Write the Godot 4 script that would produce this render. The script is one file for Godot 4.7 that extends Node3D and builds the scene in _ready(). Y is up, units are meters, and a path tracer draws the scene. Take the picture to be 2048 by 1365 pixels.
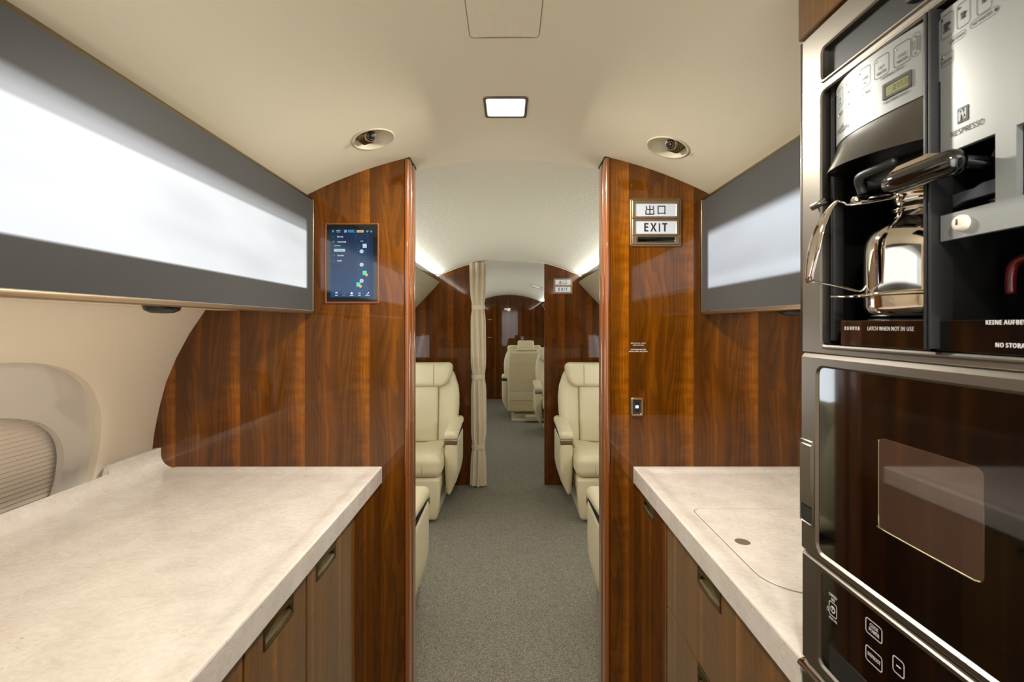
extends Node3D
# Galley of a business jet looking forward through a doorway into the cabin. d = distance in front of the camera (z = -d).

const FPX := 950.0
const EYE := 1.327
const COUNTER := 0.900
var S: SurfaceTool
var xf = null
var M := {}
var used := {}

# ---------------------------------------------------------------- mesh helpers
func begin() -> void:
	S = SurfaceTool.new()
	S.begin(Mesh.PRIMITIVE_TRIANGLES)
	xf = null

func vtx(p: Vector3, uv := Vector2.ZERO) -> void:
	S.set_uv(uv)
	S.add_vertex(xf.call(p) if xf != null else p)

func tri(a: Vector3, b: Vector3, c: Vector3, ua := Vector2.ZERO, ub := Vector2.ZERO, uc := Vector2.ZERO) -> void:
	vtx(a, ua); vtx(b, ub); vtx(c, uc)

func quad(a: Vector3, b: Vector3, c: Vector3, d: Vector3) -> void:   # a b c d counter-clockwise seen from the front
	tri(a, c, b, Vector2(0, 1), Vector2(1, 0), Vector2(1, 1)); tri(a, d, c, Vector2(0, 1), Vector2(0, 0), Vector2(1, 0))

func smooth(k: int) -> void:
	S.set_smooth_group(k)

func flat() -> void:
	S.set_smooth_group(-1)

func grid(f: Callable, nu: int, nv: int) -> void:
	var prev := []
	for i in nu + 1:
		var row := []
		for j in nv + 1:
			row.append(f.call(float(i) / nu, float(j) / nv))
		if i > 0:
			for j in nv:
				var u0 := float(i - 1) / nu; var u1 := float(i) / nu; var v0 := float(j) / nv; var v1 := float(j + 1) / nv
				tri(prev[j], row[j + 1], row[j], Vector2(u0, v0), Vector2(u1, v1), Vector2(u1, v0))
				tri(prev[j], prev[j + 1], row[j + 1], Vector2(u0, v0), Vector2(u0, v1), Vector2(u1, v1))
		prev = row

func commit() -> ArrayMesh:
	S.generate_normals()
	return S.commit()

func numbered(called: String) -> String:
	var n: int = used.get(called, 0)
	used[called] = n + 1
	return called if n == 0 else "%s_%03d" % [called, n]

func part(called: String, mat: Material, parent: Node3D) -> MeshInstance3D:
	return mpart(called, commit(), mat, parent)

func mpart(called: String, mesh: Mesh, mat: Material, parent: Node3D) -> MeshInstance3D:
	var o := MeshInstance3D.new()
	o.mesh = mesh
	o.material_override = mat
	o.name = numbered(called) if parent == self else called
	parent.add_child(o, true)
	return o

func thing(called: String, label: String, category: String, at := Vector3.ZERO, turn := 0.0, group := "") -> Node3D:
	var o := Node3D.new()
	o.name = numbered(called)
	add_child(o, true)
	o.position = at
	o.rotation.y = turn
	o.set_meta("label", label); o.set_meta("category", category)
	if group != "": o.set_meta("group", group)
	return o

func struct(o: Node3D, label: String, category: String) -> Node3D:
	o.set_meta("kind", "structure"); o.set_meta("label", label); o.set_meta("category", category)
	return o

func dup(root: Node3D, label: String, at: Vector3, turn := 0.0) -> Node3D:
	var r: Node3D = root.duplicate()
	var base := String(root.name).rstrip("0123456789").rstrip("_")
	r.name = numbered(base)
	add_child(r, true)
	r.position = at
	r.rotation.y = turn
	r.set_meta("label", label)
	return r

# rounded box; n corner steps, m extra steps across the flats
func rbox(c: Vector3, size: Vector3, r: float, n := 2, m := 1, deform = null) -> void:
	var h := size / 2
	r = minf(r, minf(h.x, minf(h.y, h.z)))
	var axes := []
	for k in 3:
		var a := []
		for i in n: a.append(-(h[k] - r) - r * tan(PI / 4 * (n - i) / n))
		for i in m + 1: a.append(lerpf(-(h[k] - r), h[k] - r, float(i) / m))
		for i in n: a.append((h[k] - r) + r * tan(PI / 4 * (i + 1) / n))
		axes.append(a)
	var inner := h - Vector3(r, r, r)
	for face in 6:
		var k := face % 3
		var sgn := 1.0 if face < 3 else -1.0
		var ua: Array = axes[(k + 1) % 3]; var va: Array = axes[(k + 2) % 3]
		var rows := []
		for i in ua.size():
			var row := []
			for j in va.size():
				var p := Vector3.ZERO
				p[k] = h[k] * sgn; p[(k + 1) % 3] = ua[i]; p[(k + 2) % 3] = va[j]
				var q := p.clamp(-inner, inner)
				p = q + (p - q).normalized() * r
				if deform != null: p = deform.call(p)
				row.append(c + p)
			rows.append(row)
		for i in ua.size() - 1:
			for j in va.size() - 1:
				if sgn > 0:
					tri(rows[i][j], rows[i + 1][j + 1], rows[i + 1][j]); tri(rows[i][j], rows[i][j + 1], rows[i + 1][j + 1])
				else:
					tri(rows[i][j], rows[i + 1][j], rows[i + 1][j + 1]); tri(rows[i][j], rows[i + 1][j + 1], rows[i][j + 1])

func box(c: Vector3, size: Vector3, r := 0.0015) -> void:
	smooth(0)
	rbox(c, size, r, 1, 1)

func rr(x0: float, y0: float, x1: float, y1: float, r: float, n := 4) -> PackedVector2Array:   # rounded rectangle, counter-clockwise
	var out := PackedVector2Array()
	r = minf(r, minf(x1 - x0, y1 - y0) / 2)
	var cs := [Vector2(x1 - r, y0 + r), Vector2(x1 - r, y1 - r), Vector2(x0 + r, y1 - r), Vector2(x0 + r, y0 + r)]
	for k in 4:
		for i in n + 1:
			var a := -PI / 2 + PI / 2 * (k + float(i) / n)
			out.append(cs[k] + Vector2(cos(a), sin(a)) * r)
	return out

func strip(a: PackedVector2Array, za: float, b: PackedVector2Array, zb: float) -> void:
	var n := a.size()
	for i in n:
		var j := (i + 1) % n
		quad(Vector3(a[i].x, a[i].y, za), Vector3(a[j].x, a[j].y, za), Vector3(b[j].x, b[j].y, zb), Vector3(b[i].x, b[i].y, zb))

func cap(a: PackedVector2Array, z: float, up := true) -> void:
	var c := Vector2.ZERO
	for p in a: c += p / a.size()
	for i in a.size():
		var j := (i + 1) % a.size()
		var p := Vector3(a[i].x, a[i].y, z); var q := Vector3(a[j].x, a[j].y, z); var o := Vector3(c.x, c.y, z)
		if up: tri(o, q, p)
		else: tri(o, p, q)

# plate with a rounded outline, z0 at the back, z1 at the front, bevelled by b
func slab(x0: float, y0: float, x1: float, y1: float, r: float, z0: float, z1: float, b := 0.001, n := 4) -> void:
	var o := rr(x0, y0, x1, y1, r, n)
	var i := rr(x0 + b, y0 + b, x1 - b, y1 - b, maxf(r - b, 0.0002), n)
	smooth(1); strip(o, z0, o, z1 - b)
	smooth(2); strip(o, z1 - b, i, z1)
	flat(); cap(i, z1); cap(o, z0, false)

# plate with a rounded hole
func plate(o4: Array, ro: float, i4: Array, ri: float, z0: float, z1: float, b := 0.001, n := 4) -> void:
	var o := rr(o4[0], o4[1], o4[2], o4[3], ro, n)
	var o2 := rr(o4[0] + b, o4[1] + b, o4[2] - b, o4[3] - b, maxf(ro - b, 0.0002), n)
	var i := rr(i4[0], i4[1], i4[2], i4[3], ri, n)
	var i2 := rr(i4[0] - b, i4[1] - b, i4[2] + b, i4[3] + b, ri + b, n)
	smooth(1); strip(o, z0, o, z1 - b)
	smooth(2); strip(o, z1 - b, o2, z1)
	flat(); strip(o2, z1, i2, z1)
	smooth(3); strip(i2, z1, i, z1 - b)
	smooth(4); strip(i, z1 - b, i, z0)
	flat(); strip(i, z0, o, z0)

# any outline (counter-clockwise) pushed from z0 to z1
func prism(poly: PackedVector2Array, z0: float, z1: float) -> void:
	var t := Geometry2D.triangulate_polygon(poly)
	flat()
	for k in range(0, t.size(), 3):
		var a := poly[t[k]]; var b := poly[t[k + 1]]; var c := poly[t[k + 2]]
		if (b - a).cross(c - a) < 0:
			var s := b; b = c; c = s
		tri(Vector3(a.x, a.y, z1), Vector3(c.x, c.y, z1), Vector3(b.x, b.y, z1))
		tri(Vector3(a.x, a.y, z0), Vector3(b.x, b.y, z0), Vector3(c.x, c.y, z0))
	strip(poly, z0, poly, z1)

func tube(pts: Array, radii: Array, n := 10, sx := 1.0, side := Vector3.ZERO) -> void:
	var rings := []
	var up := Vector3.ZERO
	for i in pts.size():
		var t: Vector3 = (pts[mini(i + 1, pts.size() - 1)] - pts[maxi(i - 1, 0)]).normalized()
		if side != Vector3.ZERO: up = (side - t * side.dot(t)).normalized()
		elif up == Vector3.ZERO: up = t.cross(Vector3(0.31, 0.93, 0.17)).normalized()
		else: up = (up - t * up.dot(t)).normalized()
		var w := t.cross(up)
		var ring := []
		for k in n:
			var a := TAU * k / n
			ring.append(pts[i] + (up * cos(a) * sx + w * sin(a)) * radii[i])
		rings.append(ring)
	for i in rings.size() - 1:
		for k in n:
			var j := (k + 1) % n
			quad(rings[i][k], rings[i][j], rings[i + 1][j], rings[i + 1][k])
	for k in range(1, n - 1):
		tri(rings[0][0], rings[0][k], rings[0][k + 1])
		tri(rings[-1][0], rings[-1][k + 1], rings[-1][k])

func spline(pts: Array, n: int) -> Array:
	var c := Curve3D.new()
	for i in pts.size():
		var t: Vector3 = (pts[mini(i + 1, pts.size() - 1)] - pts[maxi(i - 1, 0)]) / 6.0
		c.add_point(pts[i], -t, t)
	var out := []
	for i in n + 1: out.append(c.sample_baked(c.get_baked_length() * i / n, true))
	return out

func lathe(prof: Array, c: Vector3, n := 24) -> void:   # prof of Vector2(r, y), bottom to top on the outside
	for i in prof.size() - 1:
		for k in n:
			var a := TAU * k / n; var b := TAU * (k + 1) / n
			var p: Vector2 = prof[i]; var q: Vector2 = prof[i + 1]
			quad(c + Vector3(cos(b) * p.x, p.y, sin(b) * p.x), c + Vector3(cos(a) * p.x, p.y, sin(a) * p.x), c + Vector3(cos(a) * q.x, q.y, sin(a) * q.x), c + Vector3(cos(b) * q.x, q.y, sin(b) * q.x))

func lettering(parent: Node3D, s: String, h: float, at: Vector3, mat: Material, turn := Vector3.ZERO, bold := false, wide := 1.0, called := "lettering") -> MeshInstance3D:
	var tm := TextMesh.new()
	var f := SystemFont.new()
	f.font_names = PackedStringArray(["Droid Sans"])
	if bold: f.font_weight = 700
	tm.font = f
	tm.text = s
	tm.font_size = 32
	tm.pixel_size = h / (32 * 0.714)
	tm.depth = 0.00012
	tm.curve_step = 2.0
	var o := mpart(called, tm, mat, parent)
	o.position = at
	o.rotation = turn
	o.scale = Vector3(wide, 1, 1)
	return o

# outline of a rounded key, as a thin raised ring
func keyline(x0: float, y0: float, x1: float, y1: float, r: float, z: float, w := 0.0005) -> void:
	flat()
	strip(rr(x0, y0, x1, y1, r, 3), z, rr(x0 + w, y0 + w, x1 - w, y1 - w, maxf(r - w, 0.0002), 3), z)

# ---------------------------------------------------------------- materials
func mat(c: Color, rough: float, metal := 0.0, coat := 0.0) -> StandardMaterial3D:
	var m := StandardMaterial3D.new()
	m.albedo_color = c
	m.roughness = rough
	m.metallic = metal
	if coat > 0:
		m.clearcoat_enabled = true; m.clearcoat = coat; m.clearcoat_roughness = 0.03
	return m

func glow(c: Color, e: float) -> StandardMaterial3D:
	var m := mat(c, 0.5)
	m.emission_enabled = true; m.emission = c; m.emission_energy_multiplier = e
	return m

func tex(im: Image) -> ImageTexture:
	return ImageTexture.create_from_image(im)

func tri_map(m: StandardMaterial3D, scale: Vector3) -> void:
	m.uv1_triplanar = true; m.uv1_world_triplanar = true
	m.uv1_scale = scale
	m.uv1_triplanar_sharpness = 8.0

func noise(sd: int, freq := 1.0, oct := 3) -> FastNoiseLite:
	var n := FastNoiseLite.new()
	n.seed = sd; n.frequency = freq; n.noise_type = FastNoiseLite.TYPE_SIMPLEX_SMOOTH
	n.fractal_type = FastNoiseLite.FRACTAL_FBM if oct > 1 else FastNoiseLite.FRACTAL_NONE
	n.fractal_octaves = oct
	return n

func noise_tex(sd: int, freq: float, oct: int, size := 512, normal := false, strength := 4.0) -> NoiseTexture2D:
	var t := NoiseTexture2D.new()
	t.width = size; t.height = size; t.seamless = true; t.noise = noise(sd, freq, oct)
	t.as_normal_map = normal; t.bump_strength = strength
	return t

# figured walnut veneer: slip-matched leaves across (x), grain along y
func walnut(w: int, h: int, sd: int, leaves: int, lo: Color, mid: Color, hi: Color) -> Image:
	var im := Image.create(w, h, false, Image.FORMAT_RGB8)
	var n1 := noise(sd, 1.0, 2); var n2 := noise(sd + 1, 1.0, 3); var n3 := noise(sd + 2, 1.0, 1); var n4 := noise(sd + 3, 1.0, 2)
	for i in w:
		var leaf := int(float(i) * leaves / w)
		var a := float(i) * leaves / w - leaf        # 0..1 across the leaf
		var off := leaf * 0.06
		var inside := smoothstep(0.0, 0.25, a) * smoothstep(1.0, 0.8, a)
		for j in h:
			var v := float(j) / h * 2.0              # metres up
			var b := a + n1.get_noise_2d(a * 1.2 + 7, v * 1.1 + off) * 0.16 * (0.25 + inside)
			var c := b - 0.47
			# cathedral figure: nested arches along the grain in the middle of the leaf
			var f := c * c * 15.0 + n2.get_noise_2d(a * 1.7 + 31, v * 1.3 + off) * 1.5 + v * 0.8
			var ring := f * 1.7 - floorf(f * 1.7)
			var line := smoothstep(0.15, 0.93, ring) * (1.0 - smoothstep(0.94, 1.0, ring))
			var tone := 0.34 + 0.10 * smoothstep(0.0, 0.35, b) - 0.07 * smoothstep(0.35, 0.70, b) + 0.27 * smoothstep(0.78, 0.97, b) + 0.08 * exp(-pow((b - 0.30) / 0.06, 2))
			var fibre := n3.get_noise_2d(i * 0.30, j * 0.010 + 90)
			var pore := n3.get_noise_2d(i * 0.75 + 500, j * 0.045)
			var curl := n4.get_noise_2d(a * 2.2 + 11, v * 26.0)
			var t := tone - line * 0.11 * (0.3 + inside) + fibre * 0.065 + curl * 0.10 * (0.25 + smoothstep(0.55, 0.95, b)) + n4.get_noise_2d(a * 2.5, v * 0.8 + 50 + off) * 0.13
			t -= 0.09 * smoothstep(0.35, 0.75, pore)
			t = clampf(t, 0.0, 1.0)
			im.set_pixel(i, j, lo.lerp(mid, t * 2.0) if t < 0.5 else mid.lerp(hi, t * 2.0 - 1.0))
	return im

func marble(n: int) -> Image:
	var im := Image.create(n, n, false, Image.FORMAT_RGB8)
	var n1 := noise(41, 1.0, 3); var n2 := noise(42, 1.0, 4); var n3 := noise(43, 1.0, 2)
	for i in n:
		for j in n:
			var u := float(i) / n; var v := float(j) / n
			var x := u * 9.0 + n2.get_noise_2d(u * 9, v * 9) * 0.25; var y := v * 9.0
			var cloud := n1.get_noise_2d(x * 0.8, y * 0.8)
			var fleck := n1.get_noise_2d(x * 5.0 + 40, y * 6.0)
			var fine := n1.get_noise_2d(x * 13 + 80, y * 16)
			var vein := absf(n2.get_noise_2d(x * 0.5 + 20, y * 0.8 + 5))
			var on := smoothstep(0.10, 0.30, n3.get_noise_2d(x * 0.6 + 9, y * 0.6))
			var k := (1.0 - smoothstep(0.0, 0.010, vein)) * on * 0.55
			var edge := minf(minf(u, 1 - u), minf(v, 1 - v))
			k *= smoothstep(0.0, 0.03, edge)
			var c := Color(0.725, 0.685, 0.640).lerp(Color(0.815, 0.785, 0.745), clampf(0.5 + cloud * 0.38 + fleck * 0.30 + fine * 0.22, 0, 1))
			im.set_pixel(i, j, c.lerp(Color(0.68, 0.53, 0.38), k))
	return im

func carpet(n: int) -> Image:
	var im := Image.create(n, n, false, Image.FORMAT_RGB8)
	var g := RandomNumberGenerator.new(); g.seed = 5
	var n1 := noise(61, 0.012, 2)
	var rows := []
	for i in n / 2:
		var r := PackedFloat32Array()
		for j in n / 2: r.append(g.randf_range(-0.5, 0.5))
		rows.append(r)
	for i in n:
		for j in n:
			var pick: float = rows[i / 2][j / 2]
			var dash: float = rows[i / 4 * 2][j / 2] if (i / 8 + j / 8) % 2 == 0 else rows[i / 2][j / 4 * 2]
			var t := clampf(0.5 + pick * 0.42 + dash * 0.42 + g.randf_range(-0.15, 0.15) + n1.get_noise_2d(i, j) * 0.03, 0, 1)
			im.set_pixel(i, j, Color(0.31, 0.30, 0.262).lerp(Color(0.63, 0.615, 0.555), t))
	return im

func make_materials() -> void:
	var img := walnut(512, 1024, 11, 2, Color(0.190, 0.094, 0.009), Color(0.405, 0.222, 0.020), Color(0.700, 0.412, 0.047))
	var wt := tex(img)
	M.wood = mat(Color.WHITE, 0.28, 0, 1.0); M.wood.albedo_texture = wt
	M.wood.clearcoat_roughness = 0.02; M.wood.metallic_specular = 0.15
	tri_map(M.wood, Vector3(1 / 0.39, 0.5, 1 / 0.39)); M.wood.uv1_offset = Vector3(0.075, 0, 0.3)
	M.wood_cab = mat(Color.WHITE, 0.34, 0, 1.0); M.wood_cab.albedo_texture = tex(walnut(384, 768, 37, 2, Color(0.290, 0.180, 0.060), Color(0.440, 0.290, 0.100), Color(0.610, 0.415, 0.150)))
	tri_map(M.wood_cab, Vector3(1 / 0.30, 0.5, 1 / 0.30)); M.wood_cab.uv1_offset = Vector3(0.2, 0.35, 0.15)
	M.wood_far = mat(Color.WHITE, 0.30, 0, 0.6); M.wood_far.albedo_texture = tex(walnut(384, 768, 23, 2, Color(0.205, 0.100, 0.014), Color(0.380, 0.196, 0.026), Color(0.550, 0.305, 0.045)))
	tri_map(M.wood_far, Vector3(1 / 0.46, 0.5, 1 / 0.46))
	M.wood_cab.metallic_specular = 0.2; M.wood_far.metallic_specular = 0.15
	M.wood_edge = mat(Color(0.46, 0.235, 0.05), 0.25, 0, 1.0)
	M.stone = mat(Color.WHITE, 0.22, 0, 0.3); M.stone.albedo_texture = tex(marble(768)); M.stone.clearcoat_roughness = 0.08
	tri_map(M.stone, Vector3(1 / 0.75, 1 / 0.75, 1 / 0.75)); M.stone.uv1_triplanar_sharpness = 4.0
	M.carpet = mat(Color(1.0, 0.985, 0.97), 0.95); M.carpet.albedo_texture = tex(carpet(512))
	tri_map(M.carpet, Vector3(1 / 0.62, 1 / 0.62, 1 / 0.62))
	M.carpet.heightmap_enabled = true; M.carpet.heightmap_texture = M.carpet.albedo_texture; M.carpet.heightmap_scale = 0.2
	var grain := noise_tex(3, 0.09, 2, 512, true, 6.0)
	M.lining = mat(Color(0.885, 0.85, 0.745), 0.62); M.lining.normal_enabled = true; M.lining.normal_texture = grain; M.lining.normal_scale = 0.12
	tri_map(M.lining, Vector3(8, 8, 8))
	M.sidewall = mat(Color(0.90, 0.85, 0.76), 0.6); M.sidewall.normal_enabled = true; M.sidewall.normal_texture = grain; M.sidewall.normal_scale = 0.12
	tri_map(M.sidewall, Vector3(5, 5, 5))
	M.linen = mat(Color(0.865, 0.835, 0.745), 0.8)
	var ln := noise_tex(8, 0.05, 3, 512, true, 5.0)
	M.linen.normal_enabled = true; M.linen.normal_texture = ln; M.linen.normal_scale = 0.15
	tri_map(M.linen, Vector3(1.2, 5, 5))
	M.leather = mat(Color(0.825, 0.775, 0.635), 0.42); M.leather.normal_enabled = true; M.leather.normal_texture = grain; M.leather.normal_scale = 0.2
	tri_map(M.leather, Vector3(6, 6, 6))
	M.leather_dark = mat(Color(0.80, 0.74, 0.585), 0.45)
	M.piping = mat(Color(0.62, 0.565, 0.45), 0.6)
	M.curtain = mat(Color(0.80, 0.74, 0.63), 0.85); M.curtain.rim_enabled = true; M.curtain.rim = 0.2
	M.psu = mat(Color(0.72, 0.68, 0.56), 0.5)
	M.darkwood = mat(Color(0.12, 0.065, 0.04), 0.25, 0, 0.8)
	M.bronze = mat(Color(0.62, 0.53, 0.41), 0.40, 1.0)
	M.bronze_dark = mat(Color(0.40, 0.34, 0.22), 0.38, 1.0)
	M.nickel = mat(Color(0.62, 0.55, 0.46), 0.30, 1.0)
	M.steel = mat(Color(0.54, 0.515, 0.475), 0.36, 1.0)
	M.face = mat(Color(0.555, 0.565, 0.555), 0.38, 0.4)
	M.chrome = mat(Color(0.86, 0.83, 0.79), 0.05, 1.0)
	M.hood = mat(Color(0.43, 0.425, 0.41), 0.24, 1.0)
	M.black = mat(Color(0.035, 0.034, 0.033), 0.35)
	M.black_gloss = mat(Color(0.02, 0.018, 0.017), 0.06, 0, 1.0)
	M.black_matte = mat(Color(0.05, 0.05, 0.05), 0.6)
	M.rubber = mat(Color(0.16, 0.16, 0.155), 0.42)
	M.crease = mat(Color(0.54, 0.49, 0.38), 0.7)
	M.entry = glow(Color(0.95, 0.97, 1.0), 0.9)
	M.mesh = mat(Color(0.20, 0.20, 0.19), 0.6, 0.3)
	M.oven_pane = mat(Color(0.255, 0.19, 0.155), 0.04, 0.1, 1.0); M.oven_pane.metallic_specular = 0.8
	M.pane_edge = mat(Color(0.60, 0.58, 0.42), 0.3, 0.3)
	M.ink = mat(Color(0.12, 0.12, 0.12), 0.5)
	M.ink_grey = mat(Color(0.30, 0.295, 0.28), 0.5)
	M.ink_white = mat(Color(0.80, 0.79, 0.77), 0.5)
	M.maroon = mat(Color(0.20, 0.05, 0.04), 0.5)
	M.white = mat(Color(0.88, 0.85, 0.79), 0.4)
	M.lcd = mat(Color(0.50, 0.50, 0.33), 0.25)
	M.red = mat(Color(0.34, 0.02, 0.03), 0.35, 0, 0.3)
	M.post = mat(Color(0.085, 0.085, 0.085), 0.5)
	M.pane = mat(Color(0.83, 0.80, 0.75), 0.10, 0, 0.8)
	M.shade = mat(Color(0.88, 0.83, 0.76), 0.8)
	M.bezel = mat(Color(0.82, 0.78, 0.67), 0.4)
	M.sign_lit = glow(Color(0.83, 0.86, 0.88), 0.42); M.sign_lit.albedo_color = Color(0.55, 0.56, 0.57)
	M.lamp = glow(Color(1.0, 0.98, 0.95), 3.0)
	M.cove = glow(Color(0.93, 0.97, 1.0), 1.6)
	M.day = glow(Color(0.92, 0.96, 1.0), 1.6)
	M.strip = glow(Color(1.0, 0.96, 0.9), 1.2)
	M.led = glow(Color(0.75, 0.78, 1.0), 1.6)
	M.gap = mat(Color(0.06, 0.05, 0.04), 0.8)

# ---------------------------------------------------------------- the place
const D1 := 1.43        # galley bulkhead, galley face
const D1B := 1.533      # galley bulkhead, cabin face
const D2 := 3.93        # second bulkhead
const D3 := 8.5         # forward wall
const TOWER_X := 0.374
const TOWER_D := 0.6073

func ceil_y(x: float) -> float:
	return 1.865 - (1.33 - sqrt(1.33 * 1.33 - x * x))

const WALL := [[-0.02, 0.80], [0.2, 0.94], [0.45, 1.035], [0.7, 1.068], [0.88, 1.076], [0.98, 1.071], [1.147, 1.035], [1.267, 0.982], [1.377, 0.910], [1.5, 0.815], [1.60, 0.735], [1.72, 0.635]]

func wall_x(y: float) -> float:
	for i in WALL.size() - 1:
		if y <= WALL[i + 1][0] or i == WALL.size() - 2:
			var a: Array = WALL[maxi(i - 1, 0)]; var b: Array = WALL[i]; var c: Array = WALL[i + 1]; var e: Array = WALL[mini(i + 2, WALL.size() - 1)]
			var t: float = (y - b[0]) / (c[0] - b[0])
			return cubic_interpolate(b[1], c[1], a[1], e[1], t)
	return 1.0

func area(called: String, at: Vector3, look: Vector3, size: Vector2, energy: float, color: Color) -> void:
	var l := AreaLight3D.new()
	l.name = called
	l.area_size = size
	l.light_energy = energy
	l.light_color = color
	l.shadow_enabled = true
	l.area_range = 12.0
	l.area_attenuation = 2.0
	add_child(l, true)
	var up := Vector3(0, 0, -1) if absf(look.normalized().y) > 0.95 else Vector3.UP
	l.look_at_from_position(at, at + look, up)

func _ready() -> void:
	# camera: level, lens shifted so that uprights stay upright
	var cam := Camera3D.new()
	cam.name = "camera"
	add_child(cam)
	cam.near = 0.05; cam.far = 60.0
	cam.position = Vector3(0, EYE, 0)
	cam.set_frustum(0.05 * 1365.0 / FPX, Vector2(0.05 * 6.0 / FPX, -0.05 * 32.5 / FPX), 0.05, 60.0)
	var optics := CameraAttributesPhysical.new()
	optics.frustum_focal_length = 16.0
	optics.frustum_focus_distance = 1.7
	optics.exposure_aperture = 13.0
	optics.frustum_near = 0.05; optics.frustum_far = 60.0
	cam.attributes = optics
	cam.set_frustum(0.05 * 1365.0 / FPX, Vector2(0.05 * 6.0 / FPX, -0.05 * 32.5 / FPX), 0.05, 60.0)
	cam.current = true
	var env := Environment.new()
	env.background_mode = Environment.BG_COLOR
	env.background_color = Color(0.5, 0.55, 0.6)
	env.background_energy_multiplier = 0.3
	env.tonemap_mode = Environment.TONE_MAPPER_LINEAR
	env.tonemap_exposure = 1.2
	env.sdfgi_enabled = true; env.ssao_enabled = true; env.ssil_enabled = true
	var we := WorldEnvironment.new()
	we.name = "environment"; we.environment = env
	add_child(we)
	# large area lights
	var cool := Color(0.95, 0.975, 1.0)
	var warm := Color(1.0, 0.98, 0.94)
	area("ceiling_lamp_light", Vector3(-0.008, 1.852, -1.172), Vector3.DOWN, Vector2(0.092, 0.092), 1.5, warm)
	area("ceiling_lamp_light_aft", Vector3(-0.008, 1.852, 0.25), Vector3.DOWN, Vector2(0.092, 0.092), 1.2, warm)
	area("cabinet_glass_light_left", Vector3(-0.583, 1.52, -0.55), Vector3(1, 0, 0), Vector2(1.68, 0.16), 0.045, cool)
	area("cabinet_glass_light_right", Vector3(0.574, 1.52, -1.02), Vector3(-1, 0, 0), Vector2(0.72, 0.15), 0.015, cool)
	area("doorway_light", Vector3(0.0, 1.2, 0.735), Vector3(0, 0, -1), Vector2(0.66, 1.3), 0.42, Color(1, 0.99, 0.96))
	area("under_cabinet_light_left", Vector3(-0.70, 1.3675, -0.55), Vector3(-0.35, -1, 0), Vector2(1.6, 0.02), 0.16, warm)
	area("under_cabinet_light_right", Vector3(0.70, 1.3655, -1.02), Vector3(0.35, -1, 0), Vector2(0.7, 0.02), 0.10, warm)
	for s in [-1, 1]:
		area("cabin_cove_light", Vector3(s * 0.600, 1.708, -(D1B + D2) / 2), Vector3(-s * 0.6, 0.8, 0), Vector2(2.3, 0.012), 0.85, cool)
		area("forward_cove_light", Vector3(s * 0.600, 1.708, -(D2 + D3) / 2), Vector3(-s * 0.6, 0.8, 0), Vector2(4.3, 0.012), 1.4, cool)
		area("cabin_window_light", Vector3(s * 1.00, 1.05, -2.75), Vector3(-s, 0, 0), Vector2(1.7, 0.30), 0.40, cool)
		area("forward_window_light", Vector3(s * 1.00, 1.05, -6.2), Vector3(-s, 0, 0), Vector2(3.4, 0.30), 0.45, cool)
	make_materials()
	shell()
	galley_fittings()
	cabinets_left()
	cabinets_right()
	tower()
	cabin()

# ---------------------------------------------------------------- shell
func ceiling_piece(d0: float, d1: float, half: float, lift: float, m: Material, called := "ceiling", label := "", holes := []) -> MeshInstance3D:
	begin(); smooth(0)
	var f := func(x: float, d: float, dy: float) -> Vector3: return Vector3(x, (maxf(ceil_y(x), 1.745) if d0 > 1.5 else ceil_y(x)) + lift + dy, -d)
	# blocks with a hole get rings round it, the rest is plain grid
	var xs := [-half, half]
	var ds := [d0, d1]
	if holes.is_empty():
		grid(func(u: float, v: float): return f.call(lerpf(-half, half, u), lerpf(d0, d1, v), 0.0), 40, 8)
	else:
		ds = [d0, 1.12, 1.38, d1]
		grid(func(u: float, v: float): return f.call(lerpf(-half, half, u), lerpf(d0, 1.12, v), 0.0), 40, 8)
		grid(func(u: float, v: float): return f.call(lerpf(-half, half, u), lerpf(1.38, d1, v), 0.0), 40, 2)
		grid(func(u: float, v: float): return f.call(lerpf(-0.2, 0.2, u), lerpf(1.12, 1.38, v), 0.0), 16, 4)
		for h in holes:
			var s: float = signf(h.x)
			var n := 48
			var outer := []
			var inner := []
			for k in n:
				var a := TAU * k / n
				var c := Vector2(cos(a), sin(a))
				var q := c / maxf(absf(c.x), absf(c.y))
				var bx0: float = 0.2 if s > 0 else -half
				var bx1: float = half if s > 0 else -0.2
				outer.append(Vector2(lerpf(bx0, bx1, 0.5 + q.x / 2), lerpf(1.12, 1.38, 0.5 + q.y / 2)))
				inner.append(Vector2(h.x + cos(a) * h.z, h.y + sin(a) * h.w))
			for r in 6:
				for k in n:
					var j := (k + 1) % n
					var p := func(kk: int, t: float) -> Vector3:
						var w: Vector2 = inner[kk].lerp(outer[kk], t)
						return f.call(w.x, w.y, 0.0)
					quad(p.call(k, r / 6.0), p.call(k, (r + 1) / 6.0), p.call(j, (r + 1) / 6.0), p.call(j, r / 6.0))
	# the panel's back, 3 cm up
	grid(func(u: float, v: float): return f.call(lerpf(half, -half, u), lerpf(d0, d1, v), 0.06), 20, 2)
	flat()
	for e in [d0, d1]:
		grid(func(u: float, v: float): return f.call(lerpf(-half, half, u), e, v * 0.06), 40, 1)
	var o := part(called, m, self)
	struct(o, label, "ceiling")
	return o

func wall_piece(s: float, d0: float, d1: float, y0: float, y1: float) -> void:
	grid(func(u: float, v: float):
		var y := lerpf(y0, y1, v)
		return Vector3(s * wall_x(y), y, -lerpf(d0, d1, u if s < 0 else 1 - u)), 4, 24)

func super_loop(cd: float, cy: float, rd: float, ry: float, p: float, n: int) -> Array:
	var out := []
	for k in n:
		var a := TAU * k / n
		var c := cos(a); var s := sin(a)
		out.append(Vector2(cd + rd * signf(c) * pow(absf(c), 2.0 / p), cy + ry * signf(s) * pow(absf(s), 2.0 / p)))
	return out

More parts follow.
